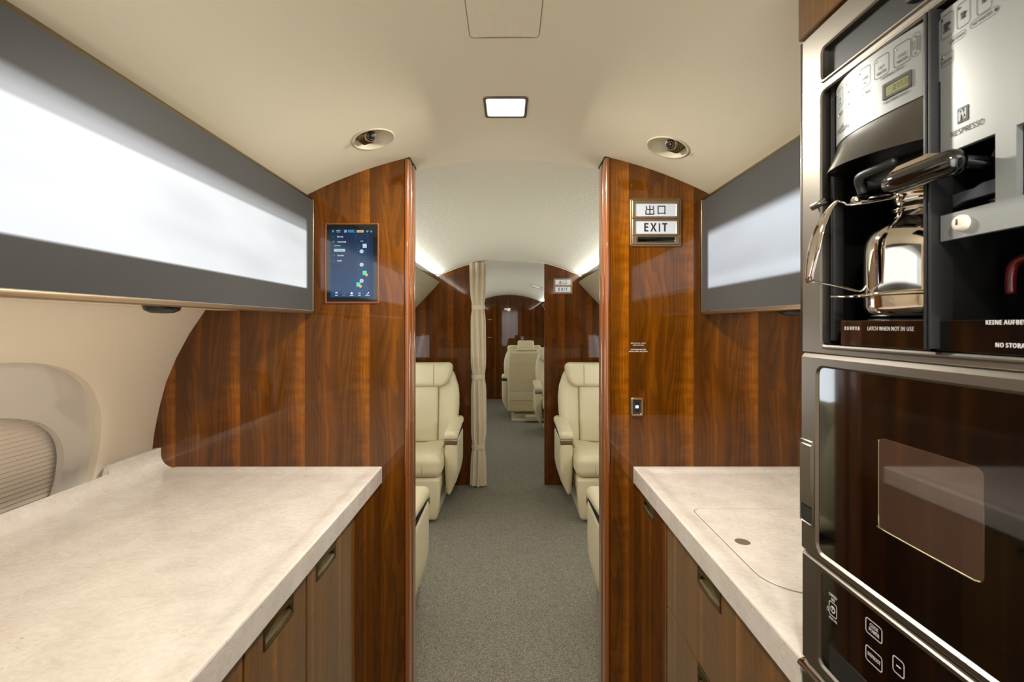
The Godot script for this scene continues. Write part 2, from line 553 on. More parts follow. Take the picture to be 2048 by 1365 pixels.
func shell() -> void:
	# floor
	begin()
	box(Vector3(0, -0.03, -3.9), Vector3(2.3, 0.06, 9.8), 0.001)
	struct(part("floor", M.carpet, self), "grey woven carpet running along the aisle through the cabin", "floor")
	# ceilings
	ceiling_piece(-0.75, D1 - 0.001, 0.66, 0.0, M.lining, "ceiling", "cream leather-lined arched ceiling over the galley counters", [Vector4(-0.357, 1.252, 0.055, 0.060), Vector4(0.42, 1.258, 0.055, 0.060)])
	ceiling_piece(D1 + 0.001, D1B + 0.02, 0.60, 0.002, M.lining, "ceiling", "narrow cream ceiling strip over the galley doorway")
	ceiling_piece(D1B + 0.021, D2 - 0.001, 0.70, 0.004, M.linen, "ceiling", "pale linen ceiling over the pair of cabin seats behind the doorway")
	ceiling_piece(D2 + 0.001, 6.4, 0.70, 0.001, M.linen, "ceiling", "pale linen ceiling beyond the tied curtain")
	ceiling_piece(6.402, D3, 0.70, -0.004, M.linen, "ceiling", "farthest pale ceiling section by the forward wooden wall")
	# left sidewall of the galley with its window
	begin(); smooth(0)
	wall_piece(-1, -0.75, 0.515, -0.02, 1.74)
	wall_piece(-1, 1.315, D1, -0.02, 1.74)
	wall_piece(-1, 0.5, 1.33, -0.02, 0.72)
	wall_piece(-1, 0.5, 1.33, 1.315, 1.74)
	var n := 64
	var hole := super_loop(0.915, 1.0, 0.33, 0.252, 2.25, n)
	for r in 10:
		for k in n:
			var j := (k + 1) % n
			var p := func(kk: int, t: float) -> Vector3:
				var a := TAU * kk / n
				var c := Vector2(cos(a), sin(a))
				var q := c / maxf(absf(c.x), absf(c.y))
				var o := Vector2(0.915 + q.x * 0.415, 1.02 + q.y * 0.30)
				var w: Vector2 = hole[kk].lerp(o, t)
				return Vector3(-wall_x(w.y) - 0.006 * pow(1 - t, 8), w.y, -w.x)
			quad(p.call(j, r / 10.0), p.call(j, (r + 1) / 10.0), p.call(k, (r + 1) / 10.0), p.call(k, r / 10.0))
	# reveal of the opening
	smooth(3)
	for k in n:
		var j := (k + 1) % n
		var a: Vector2 = hole[k]; var b: Vector2 = hole[j]
		quad(Vector3(-wall_x(a.y) - 0.006, a.y, -a.x), Vector3(-wall_x(b.y) - 0.006, b.y, -b.x), Vector3(-wall_x(b.y) - 0.05, b.y, -b.x), Vector3(-wall_x(a.y) - 0.05, a.y, -a.x))
	smooth(1)
	grid(func(u: float, v: float):
		var y := lerpf(-0.02, 1.74, v)
		return Vector3(-wall_x(y) - 0.09, y, -lerpf(-0.75, D1, 1 - u)), 4, 24)
	struct(part("wall_left", M.sidewall, self), "cream curved sidewall lining around the oval galley window", "wall")
	# the window: clear inner panel with an oval cut-out and a pleated shade behind
	var win := thing("window_1", "oval galley window with closed pleated shade behind a glossy panel", "window", Vector3.ZERO)
	win.set_meta("kind", "structure")
	begin(); smooth(0)
	var oval := super_loop(0.915, 0.97, 0.262, 0.165, 2.3, n)
	for r in 6:
		for k in n:
			var j := (k + 1) % n
			var p2 := func(kk: int, t: float) -> Vector3:
				var w: Vector2 = oval[kk].lerp((hole[kk] - Vector2(0.915, 1.0)) * 1.01 + Vector2(0.915, 1.0), t)
				return Vector3(-wall_x(w.y) - 0.026 - 0.006 * (1 - t), w.y, -w.x)
			quad(p2.call(j, r / 6.0), p2.call(j, (r + 1) / 6.0), p2.call(k, (r + 1) / 6.0), p2.call(k, r / 6.0))
	smooth(2)
	for k in n:
		var j := (k + 1) % n
		var a: Vector2 = oval[k]; var b: Vector2 = oval[j]
		quad(Vector3(-wall_x(a.y) - 0.032, a.y, -a.x), Vector3(-wall_x(b.y) - 0.032, b.y, -b.x), Vector3(-wall_x(b.y) - 0.05, b.y, -b.x), Vector3(-wall_x(a.y) - 0.05, a.y, -a.x))
	part("window_panel", M.pane, win)
	begin(); flat()
	var pleats := 36
	for i in pleats:
		var ya := 0.78 + 0.0112 * i
		var xa := -wall_x(ya) - 0.062
		quad(Vector3(xa, ya, -0.6), Vector3(xa, ya, -1.23), Vector3(xa + 0.003, ya + 0.0022, -1.23), Vector3(xa + 0.003, ya + 0.0022, -0.6))
		quad(Vector3(xa + 0.003, ya + 0.0022, -0.6), Vector3(xa + 0.003, ya + 0.0022, -1.23), Vector3(-wall_x(ya + 0.0112) - 0.062, ya + 0.0112, -1.23), Vector3(-wall_x(ya + 0.0112) - 0.062, ya + 0.0112, -0.6))
	part("pleated_shade", M.shade, win)
	# right sidewall, rear wall
	begin(); smooth(0)
	wall_piece(1, -0.75, D1, -0.02, 1.74)
	smooth(1)
	grid(func(u: float, v: float):
		var y := lerpf(-0.02, 1.74, v)
		return Vector3(wall_x(y) + 0.05, y, -lerpf(-0.75, D1, u)), 4, 24)
	struct(part("wall_right", M.sidewall, self), "cream curved sidewall behind the right-hand counter and appliances", "wall")
	begin()
	box(Vector3(0, 0.93, 0.79), Vector3(2.3, 1.96, 0.06), 0.002)
	struct(part("wall_rear", M.sidewall, self), "plain cream wall closing the galley behind the viewer", "wall")
	var day := thing("door_2", "daylit entrance opening in the wall behind the viewer", "door", Vector3(0, 0, 0.757))
	day.set_meta("kind", "structure")
	begin()
	xf = func(p): return Vector3(p.x, p.y, -p.z)
	plate([-0.37, 0.5, 0.37, 1.9 - 0.06], 0.03, [-0.335, 0.535, 0.335, 1.80], 0.02, -0.004, 0.012, 0.003)
	part("frame", M.bezel, day)
	begin()
	xf = func(p): return Vector3(p.x, p.y, -p.z)
	slab(-0.334, 0.536, 0.334, 1.799, 0.02, -0.003, 0.002, 0.001)
	part("bright_window", M.entry, day)
	# galley bulkhead, left and right of the doorway
	bulkhead(-1, 0.3, D1, D1 + 0.085, M.wood, "wall_front_left", "glossy walnut bulkhead with touchscreen left of the doorway")
	bulkhead(1, 0.289, D1, D1 + 0.085, M.wood, "wall_front_right", "glossy walnut bulkhead with exit sign right of the doorway")
	jamb(-1, 0.3); jamb(1, 0.289)

func bulkhead(s: float, inner: float, d0: float, d1: float, m: Material, called: String, label: String, side := 0.62) -> void:
	var poly := PackedVector2Array()
	var x0 := inner + (0.016 if d0 < 2.0 else 0.0)
	poly.append(Vector2(s * x0, 0))
	for i in 13:
		var x := lerpf(x0, side, i / 12.0)
		poly.append(Vector2(s * x, ceil_y(x) + 0.001))
	for i in 25:
		var y := lerpf(ceil_y(side) - 0.02, 0.0, i / 24.0)
		poly.append(Vector2(s * (wall_x(y) + 0.004), y))
	if s > 0: poly.reverse()
	begin()
	prism(poly, -d1, -d0)
	struct(part(called, m, self), label, "wall")

func jamb(s: float, inner: float) -> void:
	# two rounded walnut posts with a groove between
	var side := "left" if s < 0 else "right"
	var o := thing("trim_1", "twin rounded walnut jamb posts on the %s side of the doorway" % side, "door jamb", Vector3(s * inner, 0, -D1))
	o.name = "trim_%d" % (1 if s < 0 else 2)
	o.set_meta("kind", "structure")
	for k in 2:
		begin(); smooth(0)
		var za := -0.040 if k == 0 else -0.103
		var zb := 0.003 if k == 0 else -0.052
		var xa := s * 0.016
		var top := ceil_y(inner) - 0.001
		var l := rr(minf(0.0, xa), za, maxf(0.0, xa), zb, 0.007, 5)
		var mm := 26
		for i in mm:
			var y0 := top * i / mm; var y1 := top * (i + 1) / mm
			for q in l.size():
				var w := (q + 1) % l.size()
				quad(Vector3(l[w].x, y0, l[w].y), Vector3(l[q].x, y0, l[q].y), Vector3(l[q].x, y1, l[q].y), Vector3(l[w].x, y1, l[w].y))
		part("post", M.wood_edge, o)
	begin()
	box(Vector3(s * 0.012, ceil_y(inner) / 2, -0.046), Vector3(0.008, ceil_y(inner) - 0.004, 0.014), 0.001)
	part("groove", M.gap, o)
	begin()
	box(Vector3(s * 0.006, ceil_y(inner) + 0.0, -0.05), Vector3(0.014, 0.008, 0.108), 0.001)
	part("head_seal", M.gap, o)

# ---------------------------------------------------------------- galley fittings
func galley_fittings() -> void:
	# square ceiling lamp, flush
	var o := thing("ceiling_lamp", "bright square flush lamp in the middle of the galley ceiling", "lamp", Vector3(-0.008, ceil_y(0), -1.172))
	begin()
	xf = func(p: Vector3): return Vector3(p.x, -p.z, p.y)
	plate([-0.054, -0.056, 0.054, 0.056], 0.010, [-0.046, -0.048, 0.046, 0.048], 0.006, -0.004, 0.004, 0.0015)
	part("frame", M.steel, o)
	begin()
	xf = func(p: Vector3): return Vector3(p.x, -p.z, p.y)
	slab(-0.0455, -0.0475, 0.0455, 0.0475, 0.006, -0.003, 0.0028, 0.001)
	part("diffuser", M.lamp, o)
	o = thing("ceiling_lamp", "square flush ceiling lamp behind the viewer over the galley", "lamp", Vector3(-0.008, ceil_y(0), 0.25))
	begin()
	xf = func(p: Vector3): return Vector3(p.x, -p.z, p.y)
	plate([-0.054, -0.056, 0.054, 0.056], 0.010, [-0.046, -0.048, 0.046, 0.048], 0.006, -0.004, 0.004, 0.0015)
	part("frame", M.steel, o)
	begin()
	xf = func(p: Vector3): return Vector3(p.x, -p.z, p.y)
	slab(-0.0455, -0.0475, 0.0455, 0.0475, 0.006, -0.003, 0.0028, 0.001)
	part("diffuser", M.lamp, o)
	# ceiling hatch
	begin()
	xf = func(p: Vector3): return Vector3(p.x, ceil_y(p.x) - p.z, -p.y)
	plate([-0.0735, 0.58, 0.0565, 0.8875], 0.010, [-0.0722, 0.5815, 0.0552, 0.886], 0.009, -0.001, 0.0012, 0.0004)
	var hatch := thing("ceiling_hatch", "rounded rectangular access panel flush in the galley ceiling", "hatch")
	part("edge_gasket", M.crease, hatch)
	begin()
	xf = func(p: Vector3): return Vector3(p.x, ceil_y(p.x) - p.z, -p.y)
	for i in 8:
		flat()
		slab(lerpf(-0.0722, 0.0552, i / 8.0), 0.5815, lerpf(-0.0722, 0.0552, (i + 1) / 8.0), 0.886, 0.0003, -0.001, 0.0006, 0.0002, 1)
	part("panel", M.lining, hatch)
	# recessed air nozzles
	for k in 2:
		var x: float = [-0.357, 0.42][k]
		var d: float = [1.252, 1.258][k]
		var nrm := Vector3(-x / 1.33, -sqrt(1 - pow(x / 1.33, 2)), 0)
		var c := Vector3(x, ceil_y(x), -d)
		o = thing("air_nozzle", ["oval recessed air nozzle in the ceiling above the touchscreen", "oval recessed air nozzle in the ceiling above the galley exit sign"][k], "air vent", c, 0, "recessed air nozzles in the galley ceiling")
		o.basis = Basis(nrm.cross(Vector3(0, 0, 1)).normalized(), nrm, Vector3(0, 0, 1)) if k == 0 else Basis(nrm.cross(Vector3(0, 0, 1)).normalized(), nrm, Vector3(0, 0, 1))
		# local y points down into the room
		var oval := func(p: Vector3) -> Vector3: return Vector3(p.x * 0.055, p.y, p.z * 0.060)
		begin(); smooth(0); xf = oval
		lathe([Vector2(0.90, -0.002), Vector2(0.91, 0.0016), Vector2(0.97, 0.0026), Vector2(1.02, 0.002), Vector2(1.04, -0.001)], Vector3.ZERO, 40)
		part("bezel", M.bezel, o)
		begin(); smooth(0); xf = oval
		lathe([Vector2(0.001, -0.030), Vector2(0.35, -0.030), Vector2(0.62, -0.022), Vector2(0.82, -0.009), Vector2(0.91, 0.001)], Vector3.ZERO, 40)
		part("bowl", M.bezel, o)
		# swivel nozzle, seated on the outboard side of the bowl
		var sgn := 1.0 if x < 0 else -1.0
		var side := -1.0 if x < 0 else 1.0     # outboard in world x
		var lx := side * (1.0 if o.basis.x.x > 0 else -1.0)
		var seat := Vector3(lx * 0.014, -0.015, 0.004)
		var axis := Vector3(-lx * 0.55, 0.62, 0.75).normalized()
		begin(); smooth(0)
		rbox(seat + Vector3(lx * 0.004, 0.004, 0), Vector3(0.044, 0.030, 0.050), 0.014, 4, 1)
		part("ball_seat", M.bronze_dark, o)
		begin(); smooth(0)
		tube([seat, seat + axis * 0.016, seat + axis * 0.027, seat + axis * 0.0275], [0.0165, 0.0165, 0.0155, 0.0135], 20)
		part("nozzle", M.nickel, o)
		begin(); smooth(0)
		tube([seat + axis * 0.027, seat + axis * 0.0283], [0.013, 0.012], 20)
		tube([seat + axis * 0.028, seat + axis * 0.030], [0.006, 0.005], 14)
		part("outlet", M.black, o)
		begin(); smooth(0)
		var ring := []
		for i in 17: ring.append(seat + axis * 0.0286 + (axis.cross(Vector3(0, 0, 1)).normalized() * cos(TAU * i / 16) + axis.cross(axis.cross(Vector3(0, 0, 1))).normalized() * sin(TAU * i / 16)) * 0.0085)
		tube(ring, ring.map(func(_p): return 0.0009), 6)
		part("outlet_ring", M.bronze_dark, o)
	touchscreen()
	exit_sign("exit_sign", "bronze framed bilingual exit sign on the right galley bulkhead above the placard", Vector3(0.4405, 1.635, -D1), 0.153, 0.144, true)
	# placard
	o = thing("placard", "small white printed notice below the galley exit sign", "notice", Vector3(0.389, 1.256, -D1))
	var g := RandomNumberGenerator.new(); g.seed = 21
	begin()
	for row in 2:
		var cnt: int = [11, 9][row]
		for i in cnt:   # tiny ideographs: a few strokes each
			var cx := (i - (cnt - 1) / 2.0) * (0.0042 if row == 0 else 0.0037)
			var cy := 0.0155 - row * 0.0062
			for q in 3:
				box(Vector3(cx, cy + (q - 1) * 0.0014, 0.0004), Vector3(0.0030 * g.randf_range(0.6, 1.0), 0.0005, 0.0004), 0.0001)
			box(Vector3(cx + g.randf_range(-0.0008, 0.0008), cy, 0.0004), Vector3(0.0005, 0.0036, 0.0004), 0.0001)
	part("characters", M.ink_white, o)
	lettering(o, "CLOSE DRAWERS AND DOORS", 0.0030, Vector3(0, -0.0035, 0.0004), M.ink_white, Vector3.ZERO, true, 0.80)
	lettering(o, "FOR TAXI, TAKEOFF, AND LANDING", 0.0030, Vector3(0, -0.0095, 0.0004), M.ink_white, Vector3.ZERO, true, 0.80)
	rocker("rocker_switch", "bronze framed rocker switch with white light on the right galley bulkhead", Vector3(0.385, 1.080, -D1), 1.0)

func rocker(called: String, label: String, at: Vector3, k: float) -> void:
	var o := thing(called, label, "switch", at)
	begin()
	plate([-0.0185 * k, -0.0275 * k, 0.0185 * k, 0.0275 * k], 0.006 * k, [-0.012 * k, -0.021 * k, 0.012 * k, 0.021 * k], 0.003 * k, 0, 0.004, 0.0015)
	part("bezel", M.bronze, o)
	begin()
	slab(-0.0125 * k, -0.0215 * k, 0.0125 * k, 0.0215 * k, 0.003 * k, 0, 0.002, 0.0006)
	part("rocker", M.black, o)
	begin()
	plate([-0.0095 * k, -0.018 * k, 0.0095 * k, 0.018 * k], 0.001, [-0.0085 * k, -0.017 * k, 0.0085 * k, 0.017 * k], 0.001, 0.0018, 0.0026, 0.0002)
	part("rocker_outline", M.steel, o)
	begin()
	smooth(0)
	rbox(Vector3(0, 0, 0.0022), Vector3(0.009 * k, 0.008 * k, 0.002), 0.001, 2, 1)
	part("indicator_lamp", M.led, o)

func exit_sign(called: String, label: String, at: Vector3, w: float, h: float, slot: bool) -> void:
	var o := thing(called, label, "sign", at)
	var x := w / 2; var y := h / 2
	# rows: fractions of the height, measured from the top
	var rows := [[0.11, 0.375], [0.475, 0.74]] if slot else [[0.10, 0.42], [0.56, 0.88]]
	begin()
	plate([-x, -y, x, y], 0.006, [-x + 0.005, -y + 0.005, x - 0.005, y - 0.005], 0.004, 0, 0.004, 0.0012)
	part("rim", M.bronze, o)
	begin()
	var e0 := x * 0.79
	plate([-x + 0.005, y - h * 0.425 if slot else 0.0, x - 0.005, y - 0.005], 0.003, [-e0, y - h * rows[0][1], e0, y - h * rows[0][0]], 0.002, 0, 0.006, 0.002)
	plate([-x + 0.005, y - h * 0.78 if slot else -y + 0.005, x - 0.005, y - h * 0.425 if slot else 0.0], 0.0005, [-e0, y - h * rows[1][1], e0, y - h * rows[1][0]], 0.002, 0, 0.006, 0.002)
	if slot:
		plate([-x + 0.005, -y + 0.005, x - 0.005, y - h * 0.78], 0.003, [-e0 * 0.94, -y + h * 0.085, e0 * 0.94, -y + h * 0.19], 0.002, 0, 0.006, 0.001)
	part("frame", M.bronze, o)
	for r in rows:
		begin()
		slab(-e0 - 0.001, y - h * r[1] - 0.001, e0 + 0.001, y - h * r[0] + 0.001, 0.001, 0, 0.0025, 0.0003)
		part("lit_panel", M.sign_lit, o)
	if slot:
		begin(); smooth(0)
		rbox(Vector3(0, -y + h * 0.137, 0.003), Vector3(e0 * 1.88, h * 0.105, 0.008), 0.003, 3, 1)
		part("slot_lens", M.black_gloss, o)
	var ph: float = h * (rows[0][1] - rows[0][0])
	var lh := ph * 0.66
	var ly: float = y - h * (rows[1][0] + rows[1][1]) / 2
	for q in [["E", -1.13], ["X", -0.26], ["T", 1.08]]:
		lettering(o, q[0], lh, Vector3(q[1] * lh, ly, 0.0030), M.maroon, Vector3.ZERO, true, 0.88)
	begin()
	box(Vector3(0.45 * lh, ly, 0.0030), Vector3(lh * 0.15, lh, 0.0003), 0.00005)
	part("lettering", M.maroon, o)
	# the two characters for "way out", stroke by stroke
	begin()
	var cy: float = y - h * (rows[0][0] + rows[0][1]) / 2
	var u: float = ph * 0.74
	var t := u * 0.105
	var cx := -u * 0.62
	for b in [[0, 0, t, u], [0, 0.06, 0.80, t], [0, -0.44, 0.92, t], [-0.36, 0.24, t, 0.36], [0.36, 0.24, t, 0.36], [-0.42, -0.24, t, 0.42], [0.42, -0.24, t, 0.42]]:
		var bw: float = b[2] if b[2] == t else b[2] * u
		var bh: float = b[3] if b[3] == t or b[3] == u else b[3] * u
		box(Vector3(cx + b[0] * u, cy + b[1] * u, 0.003), Vector3(bw, bh, 0.0006), 0.0001)
	cx = u * 0.62
	for b in [[-0.36, 0.0, t, 0.90], [0.36, 0.0, t, 0.90], [0, 0.40, 0.74, t], [0, -0.34, 0.74, t]]:
		var bw: float = b[2] if b[2] == t else b[2] * u
		var bh: float = b[3] if b[3] == t else b[3] * u
		box(Vector3(cx + b[0] * u, cy + b[1] * u, 0.003), Vector3(bw, bh, 0.0006), 0.0001)
	part("characters", M.maroon, o)

func touchscreen() -> void:
	var o := thing("touchscreen", "lit blue cabin control touchscreen set into the left walnut bulkhead", "screen", Vector3(-0.4725, 1.5125, -D1))
	begin()
	plate([-0.0815, -0.121, 0.0815, 0.121], 0.002, [-0.0765, -0.116, 0.0765, 0.116], 0.001, 0, 0.003, 0.0015)
	part("surround", M.wood_edge, o)
	begin()
	slab(-0.0767, -0.1162, 0.0767, 0.1162, 0.001, 0, 0.0012, 0.0004)
	part("glass", M.black_gloss, o)
	# the picture: drawn with rectangles, discs and rings; 1 px = 0.4 mm
	var w := 256; var h := 410
	var im := Image.create(w, h, false, Image.FORMAT_RGB8)
	for j in h:
		for i in w:
			im.set_pixel(i, j, Color(0.055, 0.115, 0.20).lerp(Color(0.13, 0.255, 0.40), clampf(0.15 + 0.75 * float(j) / h - 0.25 * absf(float(i) / w - 0.55), 0, 1)))
	var k := 256.0 / 700.0     # zoomed photo pixels to texture pixels; screen corner at 160, 140
	var P := func(x, y): return Vector2i(int((x - 160) * k), int((y - 140) * k))
	var R := func(x0, y0, x1, y1, c):
		var a: Vector2i = P.call(x0, y0); var b: Vector2i = P.call(x1, y1)
		im.fill_rect(Rect2i(a, (b - a).max(Vector2i(1, 1))), c)
	var disc := func(x, y, r, c, hollow := 0.0):
		var q: Vector2i = P.call(x, y)
		var rad: float = r * k
		for j in range(-int(rad) - 1, int(rad) + 2):
			for i in range(-int(rad) - 1, int(rad) + 2):
				var l := sqrt(i * i + j * j)
				if l <= rad and l >= hollow * k and q.x + i >= 0 and q.x + i < w and q.y + j >= 0 and q.y + j < h: im.set_pixel(q.x + i, q.y + j, c)
	var frame := func(x0, y0, x1, y1, c):
		R.call(x0, y0, x1, y0 + 3, c); R.call(x0, y1 - 3, x1, y1, c); R.call(x0, y0, x0 + 3, y1, c); R.call(x1 - 3, y0, x1, y1, c)
	var dim := Color(0.17, 0.27, 0.38); var pale := Color(0.64, 0.74, 0.80); var teal := Color(0.22, 0.80, 0.68); var blue := Color(0.13, 0.52, 0.68)
	R.call(385, 155, 430, 163, pale); R.call(385, 168, 430, 175, pale); R.call(385, 180, 425, 187, pale); R.call(385, 192, 420, 198, pale)
	for q in 3: R.call(445 + q * 32, 155, 474 + q * 32, 168, blue); R.call(445 + q * 32, 171, 474 + q * 32, 184, blue)
	R.call(540, 155, 570, 184, Color(0.08, 0.28, 0.42)); R.call(445, 193, 570, 197, pale)
	R.call(592, 158, 706, 200, Color(0.70, 0.60, 0.42))
	disc.call(760, 182, 13, pale, 8); disc.call(773, 168, 9, teal); disc.call(828, 180, 14, pale, 9)
	disc.call(200, 172, 14, teal, 9); R.call(196, 176, 204, 196, teal)
	disc.call(207, 262, 17, dim, 12); disc.call(207, 262, 6, dim); disc.call(207, 348, 17, Color(0.45, 0.52, 0.58), 13)
	R.call(192, 345, 222, 350, Color(0.45, 0.52, 0.58)); disc.call(404, 348, 10, Color(0.90, 0.58, 0.22))
	R.call(217, 468, 400, 514, Color(0.55, 0.65, 0.70))
	frame.call(192, 564, 218, 584, Color(0.40, 0.48, 0.55)); R.call(220, 570, 230, 578, Color(0.40, 0.48, 0.55)); frame.call(194, 650, 222, 672, Color(0.40, 0.48, 0.55))
	R.call(165, 700, 440, 702, Color(0.15, 0.25, 0.37))
	# plan of the aeroplane
	frame.call(560, 222, 785, 1150, dim); frame.call(575, 235, 668, 280, dim); frame.call(678, 235, 770, 280, dim); frame.call(575, 298, 770, 372, dim)
	for s in [[598, 395, 642, 440], [598, 455, 642, 500], [598, 512, 642, 558], [700, 455, 748, 500], [700, 512, 748, 558], [598, 582, 642, 632], [700, 582, 748, 632], [598, 648, 642, 692], [700, 648, 748, 692], [598, 704, 642, 750], [700, 704, 748, 750], [598, 775, 640, 818], [640, 775, 682, 818], [700, 780, 745, 822], [598, 836, 672, 880], [598, 894, 640, 938], [640, 894, 682, 938], [700, 900, 745, 938], [598, 958, 642, 1000], [700, 958, 748, 1040], [700, 1044, 748, 1086], [575, 1096, 770, 1146]]:
		frame.call(s[0], s[1], s[2], s[3], Color(0.24, 0.35, 0.46))
	R.call(690, 386, 755, 450, pale); frame.call(706, 402, 738, 428, Color(0.3, 0.42, 0.5))
	for s in [[690, 828, 755, 893], [586, 1019, 652, 1084]]:
		R.call(s[0], s[1], s[2], s[3], teal); frame.call(s[0] + 17, s[1] + 17, s[2] - 17, s[3] - 20, Color(0.1, 0.4, 0.36))
	for s in [[671, 508], [671, 727], [671, 993]]:
		disc.call(s[0], s[1], 32, pale); disc.call(s[0], s[1], 14, Color(0.3, 0.42, 0.5), 9)
	for s in [[753, 892], [652, 1082]]: disc.call(s[0], s[1], 23, Color(0.90, 0.58, 0.27))
	# bottom icons
	var ic := Color(0.80, 0.86, 0.88)
	frame.call(240, 1192, 274, 1214, ic); R.call(235, 1186, 280, 1192, ic); R.call(246, 1178, 268, 1186, ic)
	frame.call(356, 1182, 398, 1210, Color(0.42, 0.38, 0.42)); disc.call(507, 1196, 19, ic); disc.call(634, 1200, 16, ic, 10)
	for q in 9: R.call(752 + q * 4, 1212 - q * 3.5, 762 + q * 4, 1220 - q * 3.5, ic)
	disc.call(784, 1186, 9, ic)
	for s in [[235, 280], [355, 398], [475, 538], [614, 656], [732, 803]]: R.call(s[0], 1229, s[1], 1237, ic if s[0] != 355 else Color(0.62, 0.42, 0.32))
	R.call(255, 160, 322, 168, pale); R.call(255, 186, 322, 194, pale)
	var m := mat(Color.BLACK, 0.1)
	m.emission_enabled = true; m.emission_texture = tex(im); m.emission_energy_multiplier = 1.25
	m.emission = Color.BLACK
	begin(); flat()
	var x0 := -0.0640; var x1 := 0.0640; var y0 := -0.1025; var y1 := 0.1025
	tri(Vector3(x0, y0, 0.0014), Vector3(x1, y1, 0.0014), Vector3(x1, y0, 0.0014), Vector2(0, 1), Vector2(1, 0), Vector2(1, 1))
	tri(Vector3(x0, y0, 0.0014), Vector3(x0, y1, 0.0014), Vector3(x1, y1, 0.0014), Vector2(0, 1), Vector2(0, 0), Vector2(1, 0))
	part("display", m, o)
	var txt := glow(Color(0.62, 0.70, 0.78), 0.9)
	var txt2 := glow(Color(0.22, 0.80, 0.68), 0.9)
	var mm := 0.128 / 700.0
	for t in [["Blu-ray", 268, 264, 22, txt], ["CabinView", 270, 350, 22, txt], ["CabinView", 218, 412, 16, txt2], ["Camera", 270, 574, 22, txt], ["HDMI", 268, 662, 22, txt]]:
		var l := lettering(o, t[0], t[3] * mm, Vector3.ZERO, t[4])
		var wd: float = l.mesh.get_aabb().size.x
		l.position = Vector3((t[1] - 510) * mm + wd / 2, (700 - t[2]) * mm, 0.0014)
	for t in [["Galley", 672, 336, 12], ["Rear Cabin", 620, 258, 10], ["Front Cabin", 724, 258, 10], ["Main", 650, 180, 14], ["Stop Playing", 308, 491, 12]]:
		lettering(o, t[0], t[3] * mm, Vector3((t[1] - 510) * mm, (700 - t[2]) * mm, 0.0014), M.ink if t[1] != 672 else txt)

func cabinet_glass(called: String, length: float, sd: int, bright: bool, at: Vector3, turn: float, parent_label: String, flip: bool, u0: float) -> Node3D:
	# overhead cabinet: local x along its length, z out of the glass, y up; at = lower corner
	var o := thing(called, parent_label, "cabinet", at, turn)
	var w := 512; var h := 128
	var im := Image.create(w, h, false, Image.FORMAT_RGB8)
	var n := noise(sd, 1.0, 2)
	for i in w:
		var along := float(i) / w                      # 0 .. 1 from the doorway end
		for j in h:
			var y := 0.33 * (1.0 - float(j) / h)        # metres above the lower edge
			var m := along * length
			var v := 0.0
			var c := Color(0.93, 0.965, 1.0) if bright else Color(0.84, 0.91, 1.0)
			var tint := n.get_noise_2d(m * 2.5, y * 9.0 - m * 0.8)
			if bright:
				var core := smoothstep(0.063, 0.067, y) * (1.0 - smoothstep(0.228, 0.234, y))
				var band := smoothstep(0.228, 0.234, y) * (1.0 - smoothstep(0.258, 0.271, y))
				v = core * (0.73 + 0.10 * tint + 0.16 * smoothstep(0.1, 0.8, m)) + band * (0.20 + 0.28 * smoothstep(0.266, 0.236, y)) * (0.55 + 0.45 * smoothstep(0.0, 0.8, m))
			else:
				var core := smoothstep(0.062, 0.072, y) * (1.0 - smoothstep(0.210, 0.240, y))
				v = core * (0.50 + 0.05 * tint + 0.10 * smoothstep(0.15, 0.5, m) + 0.12 * exp(-pow((y - 0.085) / 0.016, 2)) + 0.10 * smoothstep(0.12, 0.2, y))
			v *= smoothstep(0.034, 0.052, m)
			im.set_pixel(i, j, Color(c.r * v, c.g * v, c.b * v).linear_to_srgb())
	var m2 := mat(Color(0.25, 0.248, 0.24), 0.5)
	m2.metallic_specular = 0.3
	m2.emission_enabled = true; m2.emission = Color.BLACK; m2.emission_texture = tex(im); m2.emission_energy_multiplier = 0.86
	# glass panel
	begin()
	slab(0, 0, length, 0.33, 0.002, -0.008, -0.0005, 0.0008)
	flat()
	var ua := 1.0 if flip else 0.0
	var ub := 0.0 if flip else 1.0
	tri(Vector3(0, 0, 0), Vector3(length, 0.33, 0), Vector3(length, 0, 0), Vector2(ua, 1), Vector2(ub, 0), Vector2(ub, 1))
	tri(Vector3(0, 0, 0), Vector3(0, 0.33, 0), Vector3(length, 0.33, 0), Vector2(ua, 1), Vector2(ua, 0), Vector2(ub, 0))
	return _cab_rest(o, m2, length, flip)

func _cab_rest(o: Node3D, m2: Material, length: float, flip: bool) -> Node3D:
	part("lit_glass_door", m2, o)
	# bronze frame round the door
	begin()
	box(Vector3(length / 2, -0.0055, -0.010), Vector3(length, 0.010, 0.022), 0.0015)
	part("lower_trim", M.bronze, o)
	begin(); flat()
	var prof := PackedVector2Array([Vector2(-0.004, 0.331), Vector2(-0.005, 0.337), Vector2(-0.022, 0.352), Vector2(-0.030, 0.352), Vector2(-0.030, 0.331)])
	xf = func(p: Vector3): return Vector3(p.z, p.y, p.x)
	prism(prof, 0, length)
	part("upper_trim", M.bronze_dark, o)
	begin()
	var dx := length if flip else 0.0
	box(Vector3(dx, 0.165, -0.006), Vector3(0.006, 0.336, 0.018), 0.001)
	part("end_trim", M.nickel, o)
	# carcass back to the sidewall: underside slopes along the lining
	begin()
	xf = func(p: Vector3): return Vector3(p.z, p.y, p.x)
	prism(PackedVector2Array([Vector2(-0.010, 0.0), Vector2(-0.010, 0.33), Vector2(-0.03, 0.33), Vector2(-0.265, 0.03), Vector2(-0.285, 0.0)]), 0.004, length - 0.004)
	part("carcass", M.sidewall, o)
	begin()
	box(Vector3(length / 2, -0.001, -0.112), Vector3(length - 0.2, 0.003, 0.018), 0.0008)
	part("light_strip", M.strip, o)
	return o

